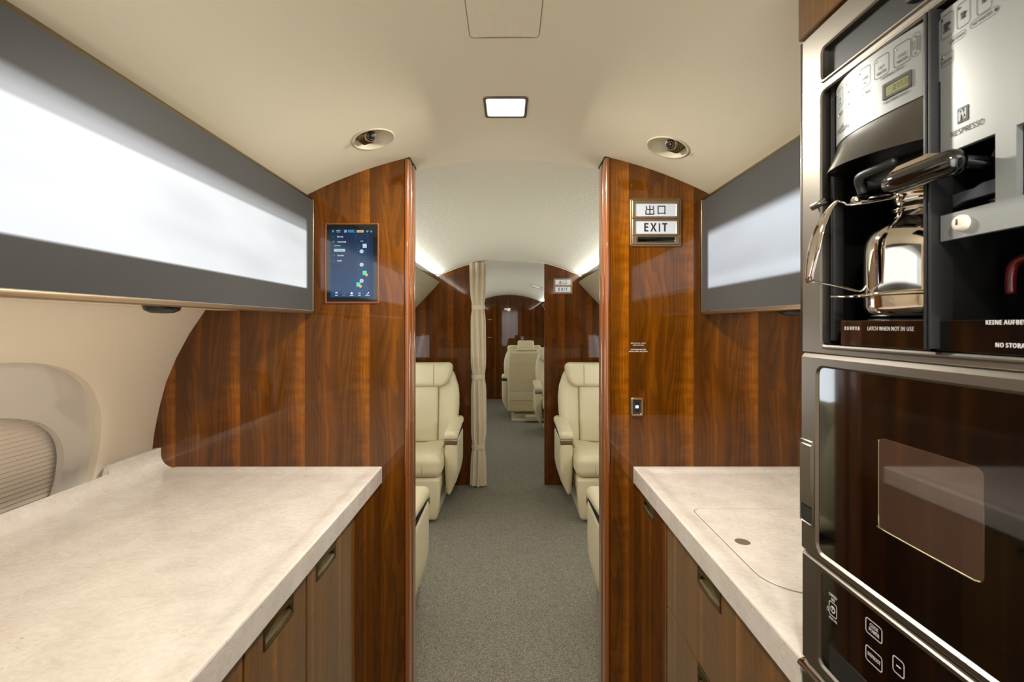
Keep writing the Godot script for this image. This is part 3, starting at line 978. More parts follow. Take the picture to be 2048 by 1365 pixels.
# ---------------------------------------------------------------- counters and base cabinets
func counter(s: float, xf0: float, d0: float, d1: float, called: String, label: String, splash: bool) -> Node3D:
	var o := thing(called, label, "countertop")
	begin(); smooth(0)
	var front := xf0
	var back := 1.0
	var top := func(x: float, d: float) -> float:
		var e := minf(minf(x - front, d1 - d), 1.0)
		return COUNTER - 0.0045 * smoothstep(0.022, 0.044, e)
	# front edge with eased corners, then the top
	var prof := [Vector2(front + 0.02, 0.850), Vector2(front + 0.003, 0.850), Vector2(front, 0.853), Vector2(front, 0.8965), Vector2(front + 0.0012, 0.8992), Vector2(front + 0.004, 0.900)]
	for i in prof.size() - 1:
		if i == 0 or i == 2: flat()
		else: smooth(2 + i)
		var a: Vector2 = prof[i]; var b: Vector2 = prof[i + 1]
		quad(Vector3(s * a.x, a.y, -d0), Vector3(s * a.x, a.y, -d1), Vector3(s * b.x, b.y, -d1), Vector3(s * b.x, b.y, -d0))
	smooth(1)
	grid(func(u: float, v: float):
		var x := lerpf(front + 0.004, back, pow(u, 1.6)); var d := lerpf(d0, d1, 1 - pow(1 - v, 2.0))
		return Vector3(s * x, top.call(x, d), -d), 26, 22)
	# end faces
	flat()
	for d in [d0, d1]:
		quad(Vector3(s * front, 0.850, -d), Vector3(s * 1.03, 0.850, -d), Vector3(s * 1.03, 0.897, -d), Vector3(s * front, 0.899, -d))
	# underside
	quad(Vector3(s * (front + 0.02), 0.850, -d0), Vector3(s * 1.03, 0.850, -d0), Vector3(s * 1.03, 0.850, -d1), Vector3(s * (front + 0.02), 0.850, -d1))
	part("slab", M.stone, o)
	if splash:
		begin(); smooth(0)
		var up := func(d: float) -> float: return 0.957 - 0.033 * (1.0 - smoothstep(1.232, 1.250, d)) if d > 0.8 else 0.924
		# cove from the top up the wall, then a flat top edge
		grid(func(u: float, v: float):
			var d := lerpf(d0, d1, v)
			var hgt: float = up.call(d)
			if u < 0.6:
				var a := u / 0.6 * PI / 2
				return Vector3(s * (back + 0.047 * sin(a)), 0.8955 + 0.041 * (1 - cos(a)), -d)
			if u < 0.8:
				return Vector3(s * (back + 0.047), lerpf(0.9365, hgt, (u - 0.6) / 0.2) if hgt > 0.9365 else 0.9365 - (0.9365 - hgt) * (u - 0.6) / 0.2, -d)
			return Vector3(s * (back + 0.047 + 0.014 * (u - 0.8) / 0.2), hgt, -d), 30, 220)
		part("backsplash", M.stone, o)
	return o

func pull(door: Node3D, cx: float, cy: float, w := 0.103, h := 0.042) -> void:
	# flush recessed pull with an arched lip over a curved cup
	begin()
	var x0 := cx - w / 2; var x1 := cx + w / 2; var y0 := cy - h / 2; var y1 := cy + h / 2
	plate([x0, y0, x1, y1], 0.001, [x0 + 0.004, y0 + 0.004, x1 - 0.004, y1 - 0.004], 0.001, -0.001, 0.0015, 0.0006)
	flat()
	quad(Vector3(x0, y0, -0.016), Vector3(x1, y0, -0.016), Vector3(x1, y1, -0.016), Vector3(x0, y1, -0.016))
	smooth(5)
	var i0 := x0 + 0.004; var i1 := x1 - 0.004; var j0 := y0 + 0.004; var j1 := y1 - 0.004
	# cup: rises from the front lower edge back into the recess, its edge a shallow arc
	grid(func(u: float, v: float):
		var bow := 1.0 - pow(u * 2 - 1, 2)
		return Vector3(lerpf(i0, i1, u), lerpf(j0 + 0.006 - 0.006 * bow, j0 + 0.019, v), lerpf(0.0006, -0.015, v)), 12, 3)
	grid(func(u: float, v: float):
		var bow := 1.0 - pow(u * 2 - 1, 2)
		return Vector3(lerpf(i0, i1, u), lerpf(j0, j0 + 0.006 - 0.006 * bow, v), 0.0006), 12, 1)
	# lip: hangs from the top, lower edge arched
	grid(func(u: float, v: float):
		var bow := 1.0 - pow(u * 2 - 1, 2)
		return Vector3(lerpf(i0, i1, u), lerpf(j1 - 0.013 + 0.007 * bow - 0.002, j1, v), lerpf(0.0022, 0.0004, v)), 12, 2)
	part("handle", M.bronze_dark, door)

func door(o: Node3D, called: String, x0: float, y0: float, x1: float, y1: float, hc := Vector2.ZERO, m: Material = null) -> Node3D:
	begin()
	if hc == Vector2.ZERO:
		slab(x0, y0, x1, y1, 0.002, -0.018, 0.0, 0.0015, 2)
	else:
		plate([x0, y0, x1, y1], 0.002, [hc.x - 0.0505, hc.y - 0.020, hc.x + 0.0505, hc.y + 0.020], 0.001, -0.018, 0.0, 0.0012, 2)
	var dn := part(called, m if m else M.wood_cab, o)
	if hc != Vector2.ZERO: pull(dn, hc.x, hc.y)
	return dn

func carcass(o: Node3D, x0: float, x1: float, depth: float) -> void:
	begin()
	box(Vector3((x0 + x1) / 2, 0.475, -0.019 - depth / 2), Vector3(x1 - x0 - 0.002, 0.745, depth), 0.001)
	box(Vector3((x0 + x1) / 2, 0.051, -0.07 - (depth - 0.17) / 2), Vector3(x1 - x0 - 0.002, 0.10, depth - 0.17), 0.001)
	part("carcass", M.gap, o)

func cabinets_left() -> void:
	var o := cabinet_glass("overhead_cabinet", 1.96, 71, true, Vector3(-0.588, 1.370, 0.535), PI / 2, "long overhead cabinet with brightly lit frosted glass above the left counter", true, 0.0)
	# dark lamp under it
	begin(); smooth(0)
	lathe([Vector2(0.001, -0.022), Vector2(0.018, -0.021), Vector2(0.028, -0.016), Vector2(0.031, -0.008), Vector2(0.031, 0.0)], Vector3(0.535 + 0.89, 0, -0.062), 24)
	part("under_lamp", M.black, o)
	counter(-1, 0.382, -0.6, D1 - 0.0005, "countertop", "cream marble countertop with coved backsplash along the left wall", true)
	var spans := [[1.197, 1.425, 0.0, "glossy dark walnut filler cabinet at the doorway end of the left counter"], [0.912, 1.194, 1.0085, "walnut base cabinet with bronze flush pull nearest the doorway on the left"], [0.697, 0.909, 0.802, "narrow walnut base cabinet second from the doorway on the left"], [0.40, 0.694, 0.587, "walnut base cabinet third from the doorway on the left"], [-0.55, 0.397, 0.10, "walnut base cabinet under the near end of the left counter"]]
	for sp in spans:
		var c := thing("base_cabinet", sp[3], "cabinet", Vector3(-0.388, 0, -sp[0]), PI / 2, "base cabinets under the left counter")
		var w: float = sp[1] - sp[0]
		carcass(c, 0, w, 0.43)
		if sp[2] == 0.0: door(c, "filler_panel", 0, 0.08, w, 0.848, Vector2.ZERO, M.wood)
		else: door(c, "door", 0.0012, 0.08, w - 0.0012, 0.848, Vector2(sp[2] - sp[0], 0.829))

func cabinets_right() -> void:
	var o := cabinet_glass("overhead_cabinet", 0.81, 72, false, Vector3(0.579, 1.368, -D1 + 0.005), -PI / 2, "short overhead cabinet with softly lit frosted glass beside the coffee machines", false, 0.0)
	begin(); smooth(0)
	lathe([Vector2(0.001, -0.020), Vector2(0.018, -0.019), Vector2(0.028, -0.014), Vector2(0.031, -0.007), Vector2(0.031, 0.0)], Vector3(D1 - 1.10, 0, -0.075), 24)
	part("under_lamp", M.black, o)
	var ct := counter(1, 0.374, TOWER_D + 0.003, D1 - 0.0005, "countertop", "cream marble countertop with inset sink cover on the right beside the oven", false)
	# inset cover with a finger hole: seam ring, set a hair proud of the recess
	var c := thing("sink_cover", "flush marble sink cover with finger hole in the right counter", "cover", Vector3(0, 0.8957, 0))
	var loop := PackedVector2Array()
	var corners := [[0.4265, 0.755, 0.075, 180], [0.97, 0.755, 0.05, 270], [0.97, 1.112, 0.05, 0], [0.4265, 1.112, 0.020, 90]]
	for q in corners:
		var cx: float = q[0] + (q[2] if q[0] < 0.6 else -q[2]); var cd: float = q[1] + (q[2] if q[1] < 0.9 else -q[2])
		for i in 9:
			var a := deg_to_rad(q[3] + 90.0 * i / 8)
			loop.append(Vector2(cx + cos(a) * q[2], cd + sin(a) * q[2]))
	var dense := PackedVector2Array()
	for i in loop.size():
		var e := loop[(i + 1) % loop.size()] - loop[i]
		var parts := maxi(1, int(e.length() / 0.02))
		for k in parts: dense.append(loop[i] + e * (float(k) / parts))
	loop = dense
	var inset := func(e: float) -> PackedVector2Array:
		var out := PackedVector2Array()
		for i in loop.size():
			var t := (loop[(i + 1) % loop.size()] - loop[(i - 1 + loop.size()) % loop.size()]).normalized()
			out.append(loop[i] + Vector2(-t.y, t.x) * e)
		return out
	var hole := PackedVector2Array()
	for i in loop.size():
		var dir := (loop[i] - Vector2(0.4627, 0.9412)).normalized()
		hole.append(Vector2(0.4627, 0.9412) + dir * 0.0145)
	begin()
	xf = func(p: Vector3): return Vector3(p.x, p.z, -p.y)
	flat()
	var i1: PackedVector2Array = inset.call(0.0022)
	var i2: PackedVector2Array = inset.call(0.0035)
	smooth(2)
	strip(i1, 0.0002, i1, 0.0006); strip(i1, 0.0006, i2, 0.0012)
	flat()
	strip(i2, 0.0012, hole, 0.0012)
	smooth(3); strip(hole, 0.0012, hole, 0.0002)
	part("cover_slab", M.stone, c)
	begin()
	xf = func(p: Vector3): return Vector3(p.x, p.z, -p.y)
	flat(); strip(loop, 0.00025, i1, 0.00025)
	part("seam", mat(Color(0.50, 0.42, 0.31), 0.7), c)
	begin()
	xf = func(p: Vector3): return Vector3(p.x, p.z, -p.y)
	cap(hole, 0.0003)
	part("finger_hole", mat(Color(0.36, 0.29, 0.23), 0.8), c)
	# cabinets under it
	var a := thing("base_cabinet", "glossy dark walnut base cabinet at the doorway end of the right counter", "cabinet", Vector3(0.380, 0, -1.425), -PI / 2, "base cabinets under the right counter")
	carcass(a, 0, 0.279, 0.43)
	door(a, "door", 0.0012, 0.08, 0.2778, 0.848, Vector2(1.425 - 1.2935, 0.829), M.wood)
	var b := thing("base_cabinet", "walnut drawer cabinet with bronze pulls beside the oven on the right", "cabinet", Vector3(0.380, 0, -1.143), -PI / 2, "base cabinets under the right counter")
	carcass(b, 0, 0.52, 0.43)
	var hx := 1.143 - 0.9025
	door(b, "drawer", 0.0012, 0.6505, 0.519, 0.848, Vector2(hx, 0.829))
	door(b, "drawer", 0.0012, 0.4525, 0.519, 0.6480, Vector2(hx, 0.627))
	door(b, "drawer", 0.0012, 0.08, 0.519, 0.4500, Vector2(hx, 0.429))

# ---------------------------------------------------------------- appliance tower (local x runs toward the viewer from the far edge, z out of the front)
const TW := 0.45

func at_tower(y: float) -> Vector3:
	return Vector3(TOWER_X, y, -TOWER_D)

# a flat front cut from cells, with sides; skip(x, y) tells the holes
func cells(xs: Array, ys: Array, z0: float, z1: Callable, skip: Callable) -> void:
	for i in xs.size() - 1:
		for j in ys.size() - 1:
			var cx: float = (xs[i] + xs[i + 1]) / 2; var cy: float = (ys[j] + ys[j + 1]) / 2
			if skip.call(cx, cy): continue
			var p := func(x: float, y: float) -> Vector3: return Vector3(x, y, z1.call(x, y))
			smooth(6)
			quad(p.call(xs[i], ys[j]), p.call(xs[i + 1], ys[j]), p.call(xs[i + 1], ys[j + 1]), p.call(xs[i], ys[j + 1]))
			flat()
			var sides := [[-1, 0, xs[i], ys[j + 1], xs[i], ys[j]], [1, 0, xs[i + 1], ys[j], xs[i + 1], ys[j + 1]], [0, -1, xs[i], ys[j], xs[i + 1], ys[j]], [0, 1, xs[i + 1], ys[j + 1], xs[i], ys[j + 1]]]
			for s in sides:
				var ni: int = i + s[0]; var nj: int = j + s[1]
				var open: bool = ni < 0 or nj < 0 or ni >= xs.size() - 1 or nj >= ys.size() - 1
				if not open: open = skip.call((xs[ni] + xs[ni + 1]) / 2, (ys[nj] + ys[nj + 1]) / 2)
				if open:
					quad(Vector3(s[2], s[3], z0), Vector3(s[4], s[5], z0), p.call(s[4], s[5]), p.call(s[2], s[3]))

func span(a: float, b: float, n: int, extra := []) -> Array:
	var out := []
	for i in n + 1: out.append(lerpf(a, b, float(i) / n))
	for e in extra: if not out.has(e): out.append(e)
	out.sort()
	return out

func tower() -> void:
	# wooden locker above
	var o := thing("upper_locker", "walnut locker above the coffee machine bay", "cabinet", at_tower(1.6885), -PI / 2)
	begin()
	slab(-0.001, 0, TW, 0.116, 0.002, -0.018, 0.004, 0.0015, 2)
	part("door", M.wood_cab, o)
	begin()
	box(Vector3(TW / 2, 0.052, -0.17), Vector3(TW - 0.004, 0.10, 0.30), 0.001)
	part("carcass", M.gap, o)
	# plain walnut housing on toward the viewer
	var tc := thing("tall_cabinet", "tall walnut cabinet on the right wall beside the viewer", "cabinet", Vector3(TOWER_X, 0, -TOWER_D + TW + 0.002), -PI / 2)
	begin()
	slab(0, 0.08, 0.88, 1.805, 0.002, -0.02, 0.0, 0.0015, 2)
	part("door", M.wood, tc)
	begin()
	box(Vector3(0.44, 0.95, -0.20), Vector3(0.876, 1.70, 0.355), 0.001)
	part("carcass", M.gap, tc)
	# steel bay
	o = thing("beverage_bay", "brushed steel bay with black mesh strip that houses the coffee machines", "appliance housing", at_tower(1.2935), -PI / 2)
	begin()
	cells([0.0, 0.0395, 0.0405, 0.416, TW], [0.0, 0.0085, 0.3115, 0.3245, 0.3625, 0.392], -0.02, func(_x, _y): return 0.0, func(x, y): return (x > 0.0396 and x < 0.416 and y > 0.0085 and y < 0.3115) or (x > 0.0405 and x < 0.416 and y > 0.3245 and y < 0.3625))
	part("frame", M.steel, o)
	for q in [[0.0415, 0.3255, 0.415, 0.3615, 0.005], [0.0406, 0.0095, 0.415, 0.3105, 0.006]]:
		begin()
		plate([q[0] - 0.005, q[1] - 0.005, q[2] + 0.005, q[3] + 0.005], q[4] + 0.003, [q[0], q[1], q[2], q[3]], q[4], -0.01, 0.0020, 0.0018)
		part("opening_lip", M.steel, o)
	begin(); smooth(0)
	tube([Vector3(0.0, 0.0, -0.002), Vector3(0.0, 0.392, -0.002)], [0.0030, 0.0030], 12)
	part("edge_bead", M.steel, o)
	begin()
	slab(0.038, 0.322, 0.42, 0.365, 0.004, -0.014, -0.007, 0.0005)
	part("mesh_backing", M.mesh, o)
	# fine mesh: crossing wires
	begin(); flat()
	for i in 338:
		var x := 0.0425 + i * 0.0011
		quad(Vector3(x, 0.3265, -0.0066), Vector3(x + 0.0005, 0.3265, -0.0066), Vector3(x + 0.0005, 0.3610, -0.0066), Vector3(x, 0.3610, -0.0066))
	for i in 31:
		var y := 0.3270 + i * 0.0011
		quad(Vector3(0.042, y, -0.0062), Vector3(0.415, y, -0.0062), Vector3(0.415, y + 0.0005, -0.0062), Vector3(0.042, y + 0.0005, -0.0062))
	var ms := part("wire_mesh", M.rubber, o); ms.set_meta("kind", "stuff")
	begin()
	plate([0.1605, 0.334, 0.192, 0.362], 0.003, [0.164, 0.338, 0.1885, 0.359], 0.002, -0.006, 0.002, 0.001)
	var sw := part("power_switch", M.rubber, o)
	begin()
	slab(0.1640, 0.338, 0.1885, 0.359, 0.001, -0.004, 0.0035, 0.0015)
	part("rocker", M.black, sw)
	begin()
	box(Vector3(0.167, 0.346, 0.0037), Vector3(0.0010, 0.008, 0.0006), 0.0002)
	part("rocker_mark", M.ink_white, sw)
	# liner of the bay
	begin(); flat()
	var a := Vector3(0.036, 0.005, -0.008); var b := Vector3(0.42, 0.315, -0.20)
	quad(Vector3(a.x, a.y, b.z), Vector3(b.x, a.y, b.z), Vector3(b.x, b.y, b.z), Vector3(a.x, b.y, b.z))
	quad(Vector3(a.x, a.y, a.z), Vector3(a.x, a.y, b.z), Vector3(a.x, b.y, b.z), Vector3(a.x, b.y, a.z))
	quad(Vector3(b.x, a.y, b.z), Vector3(b.x, a.y, a.z), Vector3(b.x, b.y, a.z), Vector3(b.x, b.y, b.z))
	quad(Vector3(a.x, a.y, a.z), Vector3(b.x, a.y, a.z), Vector3(b.x, a.y, b.z), Vector3(a.x, a.y, b.z))
	quad(Vector3(a.x, b.y, b.z), Vector3(b.x, b.y, b.z), Vector3(b.x, b.y, a.z), Vector3(a.x, b.y, a.z))
	part("liner", M.black, o)
	begin(); smooth(0)   # little hinge roller at the far edge of the bay
	tube([Vector3(0.030, 0.176, 0.006), Vector3(0.046, 0.181, -0.002)], [0.004, 0.004], 12)
	part("hinge_pin", M.steel, o)
	begin()
	box(Vector3(0.0485, 0.165, -0.012), Vector3(0.006, 0.30, 0.012), 0.001)
	part("side_channel", M.post, o)
	brewer()
	espresso()
	carafe()
	oven()
	# steel skirt under the oven
	o = thing("lower_panel", "rounded steel skirt panel below the oven controls", "panel", at_tower(0.10), -PI / 2)
	begin()
	slab(0, 0, TW, 0.802, 0.004, -0.02, 0.0, 0.003)
	part("panel", M.steel, o)
	begin(); smooth(0)
	tube([Vector3(0.0, 0.796, 0.001), Vector3(TW, 0.796, 0.001)], [0.0045, 0.0045], 14)
	part("edge_bar", M.chrome, o)

func brewer() -> void:
	var o := thing("coffee_brewer", "silver faced coffee brewer with five keys in the far half of the steel bay", "coffee maker", at_tower(1.303), -PI / 2)
	var bulge := func(x: float) -> float:
		var t := (x - 0.1225) / 0.064
		return -0.004 + 0.015 * (1.0 - pow(-t, 2.4)) if t < 0 else 0.011 - 0.006 * t * t
	var y0 := 0.2285; var y1 := 0.2935
	# curved control face
	begin()
	cells(span(0.0607, 0.1856, 24), span(y0, y1, 2), -0.03, func(x: float, _y: float): return bulge.call(x), func(_x, _y): return false)
	part("control_face", M.face, o)
	# keys laid on the curve
	var on := func(x: float, e: float) -> Vector3:
		return Vector3(x, 0, bulge.call(x) + e)
	var ring := func(cx: float, cy: float, w: float, h: float, r: float, t: float):
		xf = func(p: Vector3): return Vector3(p.x, p.y, bulge.call(p.x) + 0.0003)
		keyline(cx - w / 2, cy - h / 2, cx + w / 2, cy + h / 2, r, 0, t)
	var ky := 0.2765
	var keys := [[0.0775, ["ON", "OFF"]], [0.0995, ["BREW"]], [0.1215, ["COFFEE", "TEA"]], [0.1435, ["HOT", "WATER"]], [0.1655, ["COLD", "WATER"]]]
	for k in keys:
		begin(); ring.call(k[0], ky, 0.0172, 0.0205, 0.003, 0.0005)
		var kp := part("key", M.ink, o)
		var slope := atan((bulge.call(k[0] + 0.002) - bulge.call(k[0] - 0.002)) / 0.004)
		for i in k[1].size():
			var q: Vector3 = on.call(k[0], 0.0004)
			lettering(kp, k[1][i], 0.0026, Vector3(k[0], ky - 0.001 - 0.005 * i + (0.0 if k[1].size() > 1 else -0.002), q.z), M.ink_grey, Vector3(0, -slope, 0), false, 0.95)
		begin(); smooth(0)
		rbox(on.call(k[0] - 0.0058, 0.0) + Vector3(0, ky + 0.0068, 0), Vector3(0.0018, 0.0018, 0.0012), 0.0006, 2, 1)
		part("key_lamp", M.nickel, kp)
	begin(); ring.call(0.1785, ky + 0.001, 0.0078, 0.021, 0.003, 0.0004)
	var ap := part("key", M.ink_grey, o)
	lettering(ap, "AUTO", 0.0019, on.call(0.1770, 0.0006) + Vector3(0, ky + 0.001, 0), M.ink_grey, Vector3(0, 0.16, PI / 2))
	lettering(ap, "DRAINER", 0.0019, on.call(0.1805, 0.0006) + Vector3(0, ky + 0.001, 0), M.ink_grey, Vector3(0, 0.16, PI / 2))
	for s in [-1, 1]:
		begin(); smooth(0); rbox(on.call(0.1775, 0) + Vector3(0, ky + 0.001 + s * 0.0075, 0), Vector3(0.0018, 0.0018, 0.001), 0.0005, 2, 1); part("key_lamp", M.bronze_dark, ap)
	lettering(o, "EXTERNAL SPOUT", 0.0016, on.call(0.1555, 0.0006) + Vector3(0, ky - 0.0126, 0), M.ink_grey, Vector3(0, 0.10, 0))
	for p in [[0.0785, "READY", 0.2585], [0.0975, "NO WATER", 0.2605], [0.125, "TRAIL", 0.2600]]:
		begin(); ring.call(p[0], p[2], 0.0145, 0.0048, 0.0024, 0.0003)
		var pl := part("status_lamp", M.ink_grey, o)
		lettering(pl, p[1], 0.0018, on.call(p[0] + 0.001, 0.0004) + Vector3(0, p[2], 0), M.ink_grey, Vector3(0, -0.35 if p[0] < 0.11 else 0.0, 0))
		begin(); smooth(0); rbox(on.call(p[0] - 0.005, 0) + Vector3(0, p[2], 0), Vector3(0.0018, 0.0018, 0.001), 0.0005, 2, 1); part("key_lamp", M.nickel, pl)
	# counter display
	begin()
	xf = func(p: Vector3): return Vector3(p.x, p.y, bulge.call(p.x) + p.z)
	plate([0.1455, 0.2415, 0.1748, 0.2570], 0.001, [0.1485, 0.2440, 0.1725, 0.2535], 0.0006, -0.002, 0.0012, 0.0003)
	var lp := part("hour_display", M.ink, o)
	begin()
	xf = func(p: Vector3): return Vector3(p.x, p.y, bulge.call(p.x) + p.z)
	for i in 6: slab(0.1482 + i * 0.0041, 0.2437, 0.1482 + (i + 1) * 0.0041, 0.2538, 0.0001, -0.002, 0.0006, 0.0001, 1)
	part("lcd", M.lcd, lp)
	lettering(lp, "2153", 0.0048, on.call(0.1640, 0.0009) + Vector3(0, 0.2490, 0), mat(Color(0.30, 0.31, 0.20), 0.5), Vector3(0, 0.12, 0))
	lettering(o, "RUN TIMER/HOURS", 0.0021, on.call(0.159, 0.0006) + Vector3(0, 0.2385, 0), M.ink_grey, Vector3(0, 0.11, 0), false, 0.92)
	lettering(o, "Americana", 0.0052, on.call(0.0815, 0.0014) + Vector3(0, 0.2410, 0), M.ink_grey, Vector3(0, -0.40, 0), true, 0.72)
	begin(); xf = func(p: Vector3): return Vector3(p.x, p.y, bulge.call(p.x) + p.z)
	slab(0.078, 0.2368, 0.090, 0.2373, 0.0001, -0.0004, 0.0004, 0.0001, 1)
	part("logo_underline", M.ink_grey, o)
	# dark polished hood under the face, flaring outward
	begin(); smooth(0)
	grid(func(u: float, v: float):
		var x := lerpf(0.0607, 0.1856, u)
		var z0: float = bulge.call(x) - 0.001
		return Vector3(x, lerpf(y0 - 0.0005, y0 - 0.032 - 0.006 * u, v), z0 + (0.013 - 0.016 * u * u * u) * pow(v, 1.3)), 24, 8)
	smooth(1)
	grid(func(u: float, v: float):
		var x := lerpf(0.0607, 0.1856, u)
		var z0: float = bulge.call(x) - 0.001
		return Vector3(x, y0 - 0.032 - 0.006 * u, lerpf(z0 + 0.013 - 0.016 * u * u * u, -0.05, v)), 24, 1)
	flat()
	quad(Vector3(0.0607, y0 - 0.034, -0.05), Vector3(0.0607, y0 - 0.034, 0.008), Vector3(0.0607, y0, -0.009), Vector3(0.0607, y0, -0.05))
	part("hood", M.hood, o)
	begin()
	box(Vector3(0.122, y0 - 0.045, -0.055), Vector3(0.10, 0.024, 0.06), 0.006)
	part("brew_head", M.black, o)
	# curved lever that latches the carafe
	begin(); smooth(0)
	var pts := spline([Vector3(0.102, 0.1635, -0.002), Vector3(0.1020, 0.170, 0.000), Vector3(0.105, 0.176, 0.004), Vector3(0.114, 0.180, 0.006), Vector3(0.150, 0.182, 0.002)], 20)
	tube(pts, pts.map(func(_p): return 0.0044), 12)
	part("latch_lever", M.rubber, o)
	# base with notice
	begin()
	slab(0.0706, 0.001, 0.184, 0.0285, 0.001, -0.16, -0.0005, 0.0008)
	var bs := part("base", M.black_gloss, o)
	lettering(bs, "LATCH WHEN NOT IN USE", 0.0036, Vector3(0.140, 0.0200, -0.0001), M.ink_white, Vector3.ZERO, false, 0.98)
	begin()
	var g := RandomNumberGenerator.new(); g.seed = 4
	for i in 6:
		var cx := 0.0790 + i * 0.0040
		for q in 3: box(Vector3(cx, 0.0186 + q * 0.0014, -0.0001), Vector3(0.0034 * g.randf_range(0.5, 1.0), 0.0005, 0.0004), 0.0001)
		box(Vector3(cx + g.randf_range(-0.0008, 0.0008), 0.020, -0.0001), Vector3(0.0005, 0.0040, 0.0004), 0.0001)
	part("characters", M.ink_white, bs)
	begin(); smooth(0)
	lathe([Vector2(0.001, 0.0305), Vector2(0.040, 0.0305), Vector2(0.046, 0.030), Vector2(0.047, 0.028)], Vector3(0.1146, 0, -0.056), 32)
	part("hot_plate", M.black, o)
	begin()
	box(Vector3(0.122, 0.15, -0.150), Vector3(0.12, 0.24, 0.02), 0.002)
	part("back_panel", M.black_gloss, o)

func espresso() -> void:
	var o := thing("espresso_machine", "silver faced espresso machine with logo in the near half of the steel bay", "coffee machine", at_tower(1.303), -PI / 2)
	# face with the brewing opening at its far edge and a second slot
	var zf := func(x: float, _y: float) -> float: return 0.002 - 0.7 * pow(x - 0.245, 2) if x < 0.245 else 0.002 - 0.08 * pow(x - 0.245, 2)
	begin()
	var xs := span(0.1918, 0.408, 30, [0.198, 0.244, 0.259, 0.33, 0.196])
	var ys := [0.096, 0.118, 0.1705, 0.200, 0.235, 0.27, 0.288, 0.2935]
	cells(xs, ys, -0.003, zf, func(x, y): return (y < 0.235 and x < 0.196) or (x < 0.244 and y > 0.118 and y < 0.1705) or (x > 0.259 and x < 0.33 and y > 0.120 and y < 0.1705) or (y > 0.288 and x < 0.197))
	part("face", M.face, o)
	var e := func(x: float) -> float: return zf.call(x, 0.0) + 0.0004
	var ring := func(cx: float, cy: float, w: float, h: float, r: float, t: float):
		xf = func(p: Vector3): return Vector3(p.x, p.y, zf.call(p.x, 0) + 0.0003)
		keyline(cx - w / 2, cy - h / 2, cx + w / 2, cy + h / 2, r, 0, t)
	for k in [[0.2028, 1.0], [0.2180, 0.72], [0.2355, 0.5]]:
		begin(); ring.call(k[0], 0.279, 0.0122, 0.0205, 0.003, 0.0005)
		var kp := part("key", M.ink_grey, o)
		begin()   # little cup pictogram
		xf = func(p: Vector3): return Vector3(k[0] + p.x * k[1], 0.2785 + p.y * k[1], zf.call(k[0], 0) + 0.0005 + p.z)
		prism(PackedVector2Array([Vector2(-0.0018, -0.0026), Vector2(0.0012, -0.0026), Vector2(0.0020, 0.0030), Vector2(-0.0026, 0.0030)]), 0, 0.0003)
		box(Vector3(0, -0.0036, 0), Vector3(0.0062, 0.0008, 0.0004), 0.0002)
		box(Vector3(0.0027, 0.0012, 0), Vector3(0.0014, 0.0022, 0.0004), 0.0002)
		part("cup_symbol", M.ink, kp)
		begin(); smooth(0); rbox(Vector3(k[0] - 0.0040, 0.2860, e.call(k[0])), Vector3(0.0016, 0.0018, 0.001), 0.0005, 2, 1); part("key_lamp", M.bronze_dark, kp)
	begin(); ring.call(0.2353, 0.2650, 0.0235, 0.0062, 0.003, 0.0003)
	var p := part("status_lamp", M.ink_grey, o)
	lettering(p, "NO WATER", 0.0024, Vector3(0.2335, 0.2650, e.call(0.2335)), M.ink_grey)
	begin(); smooth(0); rbox(Vector3(0.2448, 0.2650, e.call(0.2448)), Vector3(0.0020, 0.0022, 0.001), 0.0007, 2, 1); part("key_lamp", M.ink, p)
	begin(); ring.call(0.2130, 0.2630, 0.0150, 0.0062, 0.003, 0.0003)
	p = part("status_lamp", M.ink_grey, o)
	lettering(p, "READY", 0.0022, Vector3(0.2145, 0.2630, e.call(0.2145)), M.ink_grey)
	begin(); smooth(0); rbox(Vector3(0.2078, 0.2630, e.call(0.2078)), Vector3(0.0018, 0.0020, 0.001), 0.0006, 2, 1); part("key_lamp", M.bronze_dark, p)
	begin(); ring.call(0.2028, 0.2504, 0.0120, 0.0105, 0.002, 0.0004)
	p = part("key", M.ink_grey, o)
	lettering(p, "DRAIN", 0.0022, Vector3(0.2030, 0.2490, e.call(0.203)), M.ink_grey)
	begin(); smooth(0); rbox(Vector3(0.1990, 0.2535, e.call(0.199)), Vector3(0.0018, 0.0018, 0.001), 0.0006, 2, 1); part("key_lamp", M.nickel, p)
	# logo
	begin()
	xf = func(q: Vector3): return Vector3(q.x, q.y, zf.call(q.x, 0) + q.z)
	for i in 4: slab(0.2129 + i * 0.0024, 0.1905, 0.2129 + (i + 1) * 0.0024, 0.2030, 0.0001, 0.0002, 0.0005, 0.0001, 1)
	p = part("logo_badge", M.ink, o)
	begin(); flat()
	var zl: float = zf.call(0.2177, 0) + 0.0008
	xf = func(q: Vector3): return Vector3(0.2177 + q.x * 0.0046, 0.1967 + q.y * 0.0058, zl)
	for poly in [[Vector3(-0.75, -0.8, 0), Vector3(-0.35, -0.8, 0), Vector3(-0.15, 0.75, 0), Vector3(-0.75, 0.45, 0)], [Vector3(-0.6, 0.85, 0), Vector3(0.35, -0.75, 0), Vector3(0.75, -0.55, 0), Vector3(-0.1, 0.85, 0)], [Vector3(0.25, -0.5, 0), Vector3(0.75, -0.3, 0), Vector3(0.75, 0.85, 0), Vector3(0.45, 0.7, 0)]]:
		quad(poly[0], poly[1], poly[2], poly[3])
	part("logo_letter", M.face, p)
	lettering(o, "NESPRESSO", 0.0043, Vector3(0.2208, 0.1838, e.call(0.2208) - 0.0001), M.ink, Vector3(0, -0.034, 0), false, 0.93)
	# brewing opening: bracket bar, nozzle ring, tray
	begin()
	box(Vector3(0.32, 0.147, -0.14), Vector3(0.17, 0.06, 0.02), 0.002)
	box(Vector3(0.222, 0.190, -0.10), Vector3(0.05, 0.03, 0.10), 0.004)
